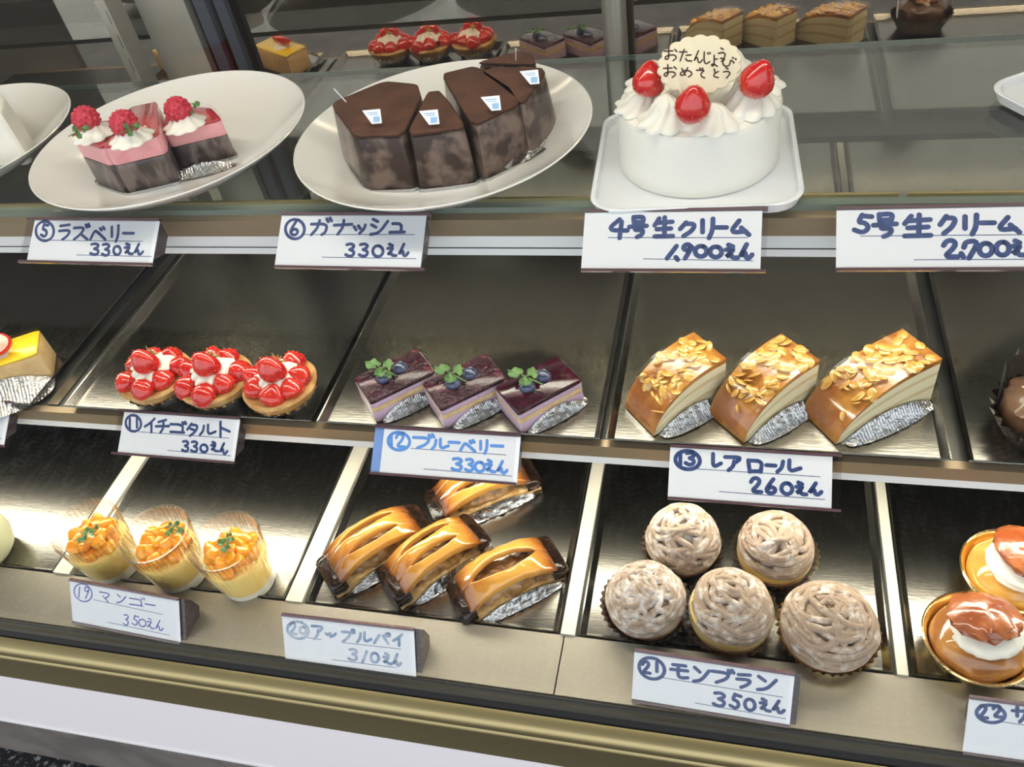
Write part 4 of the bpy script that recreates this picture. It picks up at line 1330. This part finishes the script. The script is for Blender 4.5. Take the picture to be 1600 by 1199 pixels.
# ganache wedges: outlines measured on their flat tops
def ganache(label, pxs, H, flag=None, seed=0, foil=False):
    (cx, cy), poly = local(poly_at(pxs, ZP + H))
    poly = subdiv_poly(chaikin(poly, 2, True, 0.10), 2)
    r = thing('ganache_wedge', label, 'cake slice', (cx, cy, ZP), 0, 'chocolate ganache wedges')
    MB().prism(poly, 0.0006, H - 0.0025, 0.002, 0.005).obj('chocolate_side', choc_m, r)
    MB().prism(poly, H - 0.003, H, 0.0022).obj('cocoa_top', cocoa_m, r)
    fan_strip(poly, 0.001, H - 0.001, 0.0056, True, 0.0008).obj('clear_film', film_soft, r)
    fl = fan_strip(poly, 0.0, 0.0035, 0.0066)
    fl.obj('foil_base', foil_m, r)
    if flag:
        (fx, fy), kind = flag
        p = PZ(fx, fy, ZP + H + 0.010)
        # small paper flag, bent on the film, facing the viewer
        l = MB()
        w_, h_ = 0.0150, 0.0105
        l.loft([[(-w_ / 2, 0, h_), (-w_ * 0.02 * kind, 0, 0), (w_ / 2, 0, 0), (w_ / 2 - 0.001, 0, h_)], [(-w_ / 2, 0.0003, h_), (-w_ * 0.02 * kind, 0.0003, 0), (w_ / 2, 0.0003, 0), (w_ / 2 - 0.001, 0.0003, h_)]])
        o = l.obj('paper_flag', label_m, r, False, loc=(p.x - cx, p.y - cy, H + 0.0035), rot=(-0.75, 0, 0.1))
        pr = MB()
        pr.box(0.001, 0.0058, -0.0004, -0.0001, 0.0012, 0.0052)
        pr.box(-0.004, 0.0045, -0.0004, -0.0001, 0.0080, 0.0084)
        pr.box(-0.002, 0.0045, -0.0004, -0.0001, 0.0066, 0.0070)
        pr.obj('printed_mark', label_ink, o, False)
    return r


HG = 0.046
ganache('left ganache wedge with a cocoa top and a thin white pick', [(515, 160), (553, 212), (630, 209), (658, 150), (652, 130), (600, 125)], HG, ((578, 181), 1.0), 1)
ganache('middle ganache wedge, narrow at the back, facing straight forward', [(634, 210), (728, 198), (704, 160), (686, 140), (668, 142)], HG, ((668, 182), 1.0), 2)
ganache('right ganache wedge at the front, its paper flag leaning right', [(738, 196), (812, 160), (800, 135), (742, 101), (688, 114)], HG, ((765, 160), -1.2), 3)
ganache('ganache wedge at the far right of the plate, turned sideways', [(817, 163), (852, 112), (846, 104), (770, 104), (748, 112)], HG, ((826, 119), -1.2), 4)
ganache('ganache wedge at the very back of the fan, its top edge ragged', [(745, 97), (838, 99), (832, 84), (812, 78), (775, 88)], HG - 0.002, None, 5)
for (ax_, ay), (bx_, by), dz in (((522, 139), (547, 166), 0.0), ((806, 76), (806, 97), 0.0)):
    top, bot = PZ(ax_, ay, ZP + HG + 0.012), PZ(bx_, by, ZP + HG - 0.004)
    o = MB().tube([bot, top], 0.0005, 8).obj('white_pick', label_m)
    tag(o, 'thin white pick stuck in the ' + ('left' if ax_ < 700 else 'rearmost') + ' ganache wedge', 'pick', 'white picks')
o = None
# crumpled foil showing at the right side of the ganache
fb = MB()
pts = [(835, 205), (848, 215), (860, 228), (850, 240), (830, 252), (800, 262), (790, 272), (800, 255), (818, 240)]
poly = poly_at(pts, ZP + 0.002)
(cx, cy), poly = local(poly)
vs = [(x, y, 0.004 + 0.004 * math.sin(i * 2.3)) for i, (x, y) in enumerate(poly)] + [(0, 0, 0.010)]
fb.add(vs, [[i, (i + 1) % len(poly), len(poly)] for i in range(len(poly))])
fb.add([(x, y, z - 0.0006) for x, y, z in vs], [[(i + 1) % len(poly), i, len(poly)] for i in range(len(poly))])
o = fb.obj('crumpled_foil', foil_m, None, False, loc=(cx, cy, ZP))
tag(o, 'crumpled silver foil beside the right ganache wedges on the plate', 'foil')

# raspberry mousse cakes
def rasp_cake(label, pxs, H, berry, leafpos, seed, foil=None):
    random.seed(seed)
    (cx, cy), poly = local(poly_at(pxs, ZP + H))
    poly = subdiv_poly(chaikin(poly, 2, True, 0.08), 2)
    r = thing('raspberry_cake', label, 'cake slice', (cx, cy, ZP), 0, 'raspberry mousse cakes')
    MB().prism(poly, 0.0006, H * 0.60, 0.001).obj('chocolate_base', choc_mousse, r)
    MB().prism(poly, H * 0.60, H * 0.93, 0.0006).obj('pink_mousse', pink_m, r)
    MB().prism(poly, H * 0.93, H, 0.0008).obj('red_glaze', redglaze, r)
    fan_strip(poly, 0.0008, H + 0.0035, 0.0009).obj('clear_film', film_m, r)
    fan_strip(poly, 0.0, 0.003, 0.0022).obj('foil_base', foil_m, r)
    p = PZ(berry[0], berry[1], ZP + H + 0.002)
    q = (p.x - cx, p.y - cy, H)
    swirl(0.0185, 0.013, 9, 0.4, 0.16).obj('cream', cream_m, r, loc=q)
    b = MB()
    core = MB()
    for i in range(70):
        zz = 1 - 1.85 * i / 70
        s = math.sqrt(max(0, 1 - zz * zz))
        a = i * 2.39996
        b.blob((0.0098 * s * math.cos(a), 0.0098 * s * math.sin(a), 0.0095 * zz), 0.0018, 0.0018, 0.0018, 8, 6)
    b.blob((0, 0, 0), 0.0106, 0.0106, 0.0103, 20, 12)
    rp = b.obj('raspberry', rasp_m, r, loc=(q[0] - 0.001, q[1] + 0.001, H + 0.0135))
    if leafpos:
        s = sprig(1, 0.85)
        lp = PZ(leafpos[0], leafpos[1], ZP + H + 0.012)
        s.obj('herb_sprig', leaf_m, r, loc=(lp.x - cx - 0.004, lp.y - cy - 0.004, H + 0.012), rot=(0.7, 0, 0.8))
    if foil:
        d = crimped_sheet(0.056, 0.008, 0.008, 24)
        a_, b_ = PZ(*foil[0], ZP), PZ(*foil[1], ZP)
        mid = (a_ + b_) / 2
        d.obj('foil_liner', foil_m, r, loc=(mid.x - cx, mid.y - cy, 0.0014), rot=(0, 0, math.atan2(b_.y - a_.y, b_.x - a_.x) + PI))
    return r


HR = 0.046
rasp_cake('raspberry mousse cake at the left of the plate, its sprig hanging over the edge', [(110, 213), (158, 229), (186, 196), (180, 186), (130, 192)], HR, (146, 208), (118, 210), 51)
rasp_cake('middle raspberry mousse cake, its long red top running to the back', [(157, 229), (248, 208), (246, 158), (205, 166), (182, 192)], HR, (205, 215), (197, 206), 52)
rasp_cake('raspberry mousse cake at the right with pleated foil beside its dark base', [(252, 207), (346, 185), (330, 168), (262, 164)], 0.037, (288, 193), (292, 172), 53, ((275, 282), (368, 260)))

# pale wedge on the left plate
(cx, cy), poly = local(poly_at([(-75, 185), (2, 180), (8, 150), (-50, 120)], ZP + 0.05))
r = thing('pale_cake_wedge', 'pale cream cake wedge in clear film on the cut-off left plate', 'cake slice', (cx, cy, ZP))
poly = subdiv_poly(chaikin(poly, 2, True, 0.1), 2)
MB().prism(poly, 0.0010, 0.05, 0.003, 0.003).obj('cream_body', cake_white, r)
fan_strip(poly, 0.0010, 0.047, 0.0045).obj('clear_film', film_m, r)

# ---------------- the birthday cake on its board
def cake_board(label, c, rz, S=0.070):
    r = thing('cake_board', label, 'cake board', c, rz, 'white cake boards')

    def rr(s, z, rad=0.02):
        out = []
        for cxx, cyy, a0 in ((s - rad, s - rad, 0), (-s + rad, s - rad, PI / 2), (-s + rad, -s + rad, PI), (s - rad, -s + rad, 1.5 * PI)):
            for k in range(7):
                a = a0 + k * PI / 12
                out.append((cxx + rad * math.cos(a), cyy + rad * math.sin(a), z))
        return out
    b = MB()
    b.loft([rr(S * 0.95, 0), rr(S * 0.97, 0.0003), rr(S, 0.0075), rr(S - 0.0008, 0.0082), rr(S * 0.985 - 0.002, 0.0075), rr(S * 0.945, 0.0022)])
    b.obj('tray_sheet', board_m, r)
    return r


cc = Vector((-0.0285, 0.566, ZT))
CR, CH = 0.0570, 0.047
cake_board('white plastic cake board under the birthday cake', (cc.x - 0.002, cc.y - 0.004, ZT + 0.0017), 0.05, 0.072)
bk = thing('birthday_cake', 'whole white cream cake with strawberries and a message plaque', 'cake', (cc.x, cc.y, ZT + 0.0040), 0, 'whole cream cakes')
MB().lathe([(CR * 0.98, 0), (CR * 1.005, 0.002), (CR * 1.0, 0.02), (CR * 0.995, CH - 0.005), (CR * 0.97, CH - 0.001), (CR * 0.90, CH), (0.001, CH)], 72,
           lambda a, i, r_, z: (r_ * (1 + 0.004 * noise.noise(Vector((math.cos(a) * 3, math.sin(a) * 3, z * 40)))), z)).obj('cake_body', cake_white, bk)
random.seed(77)
for k in range(8):
    a = -PI / 2 - 0.52 + k * PI / 4
    tall = 0.027 if k == 2 else (0.020 if k in (0, 4, 6) else 0.014)
    s = swirl(0.0215, tall, 9, 0.55, 0.20)
    s.obj('cream_rosette', cream_m, bk, loc=(0.0385 * math.cos(a), 0.0385 * math.sin(a), CH - 0.0006), rot=(0, 0, k * 0.7))
for k in range(5):
    a = -PI / 2 + k * 2 * PI / 5
    swirl(0.017, 0.010, 9).obj('cream_rosette', cream_m, bk, loc=(0.016 * math.cos(a), 0.016 * math.sin(a), CH - 0.0006))
for (px, py), rot, L, R, zz in (((1080, 160), (0.25, 0, 0.4), 0.026, 0.0112, CH + 0.010), ((1010, 128), (0.1, 0.25, 1.4), 0.024, 0.0110, CH + 0.011), ((1174, 121), (0.15, -0.35, 2.2), 0.026, 0.0112, CH + 0.013)):
    p = PZ(px, py, bk.location.z + zz + L * 0.45)
    strawberry(bk, (p.x - cc.x, p.y - cc.y, zz), L, R, rot)
# plaque: scalloped disc standing behind the strawberries, leaning back a little
PLY = PZ(1080, 176, bk.location.z + CH + 0.02).y + 0.026
lean = math.radians(38)
pl_o = Vector((0, PLY, bk.location.z + CH + 0.022))
Vp = Vector((0, math.sin(lean), math.cos(lean)))
Np = Vector((0, -math.cos(lean), math.sin(lean)))


def pplane(px, py):
    r_ = ray(px, py)
    q = CAM + r_ * ((pl_o - CAM).dot(Np) / r_.dot(Np))
    return Vector((q.x, (q - pl_o).dot(Vp)))


# centre and half-axes of the plaque outline
pc = (pplane(1026, 108) + pplane(1160, 96)) / 2
pt = pplane(1094, 56)
Rx_ = (pplane(1160, 96) - pplane(1026, 108)).length / 2
Ry_ = max((pt - pc).length, Rx_ * 0.7)
pm = Matrix(((1, Vp.x, Np.x), (0, Vp.y, Np.y), (0, Vp.z, Np.z))).to_4x4()
centre = pl_o + Vector((pc.x, 0, 0)) + Vp * pc.y
pm.translation = centre - Vector(bk.location)
out = []
for i in range(132):
    a = 2 * PI * i / 132
    k = 0.92 + 0.08 * abs(math.sin(a * 18 / 2)) ** 0.8
    out.append((Rx_ * k * math.cos(a), Ry_ * k * math.sin(a)))
b = MB()
b.loft([[(x * 0.98, y * 0.98, -0.0016) for x, y in out], [(x, y, -0.001) for x, y in out], [(x, y, 0.0006) for x, y in out], [(x * 0.975, y * 0.975, 0.0012) for x, y in out]])
plq = b.obj('message_plaque', plaque_m, bk)
plq.matrix_local = pm
wr = MB()


def ploc(cx_, cy_):
    q = pplane(1010 + cx_ * 0.1, 50 + cy_ * 0.1) - pc
    return (q.x, q.y)


for chh, x, y, ww, hh in (('お', 285, 245, 215, 200), ('た', 520, 275, 190, 185), ('ん', 735, 295, 140, 190), ('じ', 880, 320, 130, 190), ('ょ', 1000, 370, 120, 175), ('う', 1120, 255, 140, 210), ('び', 1160, 390, 220, 155),
                          ('お', 270, 515, 220, 190), ('め', 525, 555, 205, 145), ('で', 785, 585, 150, 130), ('と', 1035, 585, 100, 130), ('う', 1200, 565, 130, 160)):
    write(wr, G[chh], lambda a, b_: ploc(x + a * ww, y + b_ * hh + a * ww * 0.08), 0.00042, 0.00135)
wr.obj('icing_writing', choc_ink, plq, False)

# a second whole cake whose board corner just shows at the right edge
p = PZ(1588, 185, ZT + 0.008)
cake_board('white plastic cake board whose corner shows at the right edge of the glass shelf', (p.x + 0.102, p.y + 0.02, ZT + 0.0017), 0.55, 0.085)
dup(bk, (p.x + 0.104, p.y + 0.02, ZT + 0.0042), 0.3, 'larger white cream cake beyond the right edge of the photo', None, 1.15)

# ------------------------------------------------------------------ outside, mirrored faintly in the front glass
bo = thing('street_bollard', 'red and white banded street pole mirrored in the front glass over the raspberry plate', 'bollard', (-1.51, -1.64, 0))
MB().lathe([(0.10, 0.0), (0.10, 0.03), (0.05, 0.045)], 32).obj('base', pole_red, bo)
for k in range(5):
    MB().lathe([(0.04, 0.045 + k * 0.17), (0.04, 0.213 + k * 0.17)], 32).obj('band', pole_red if k % 2 == 0 else pole_white, bo)
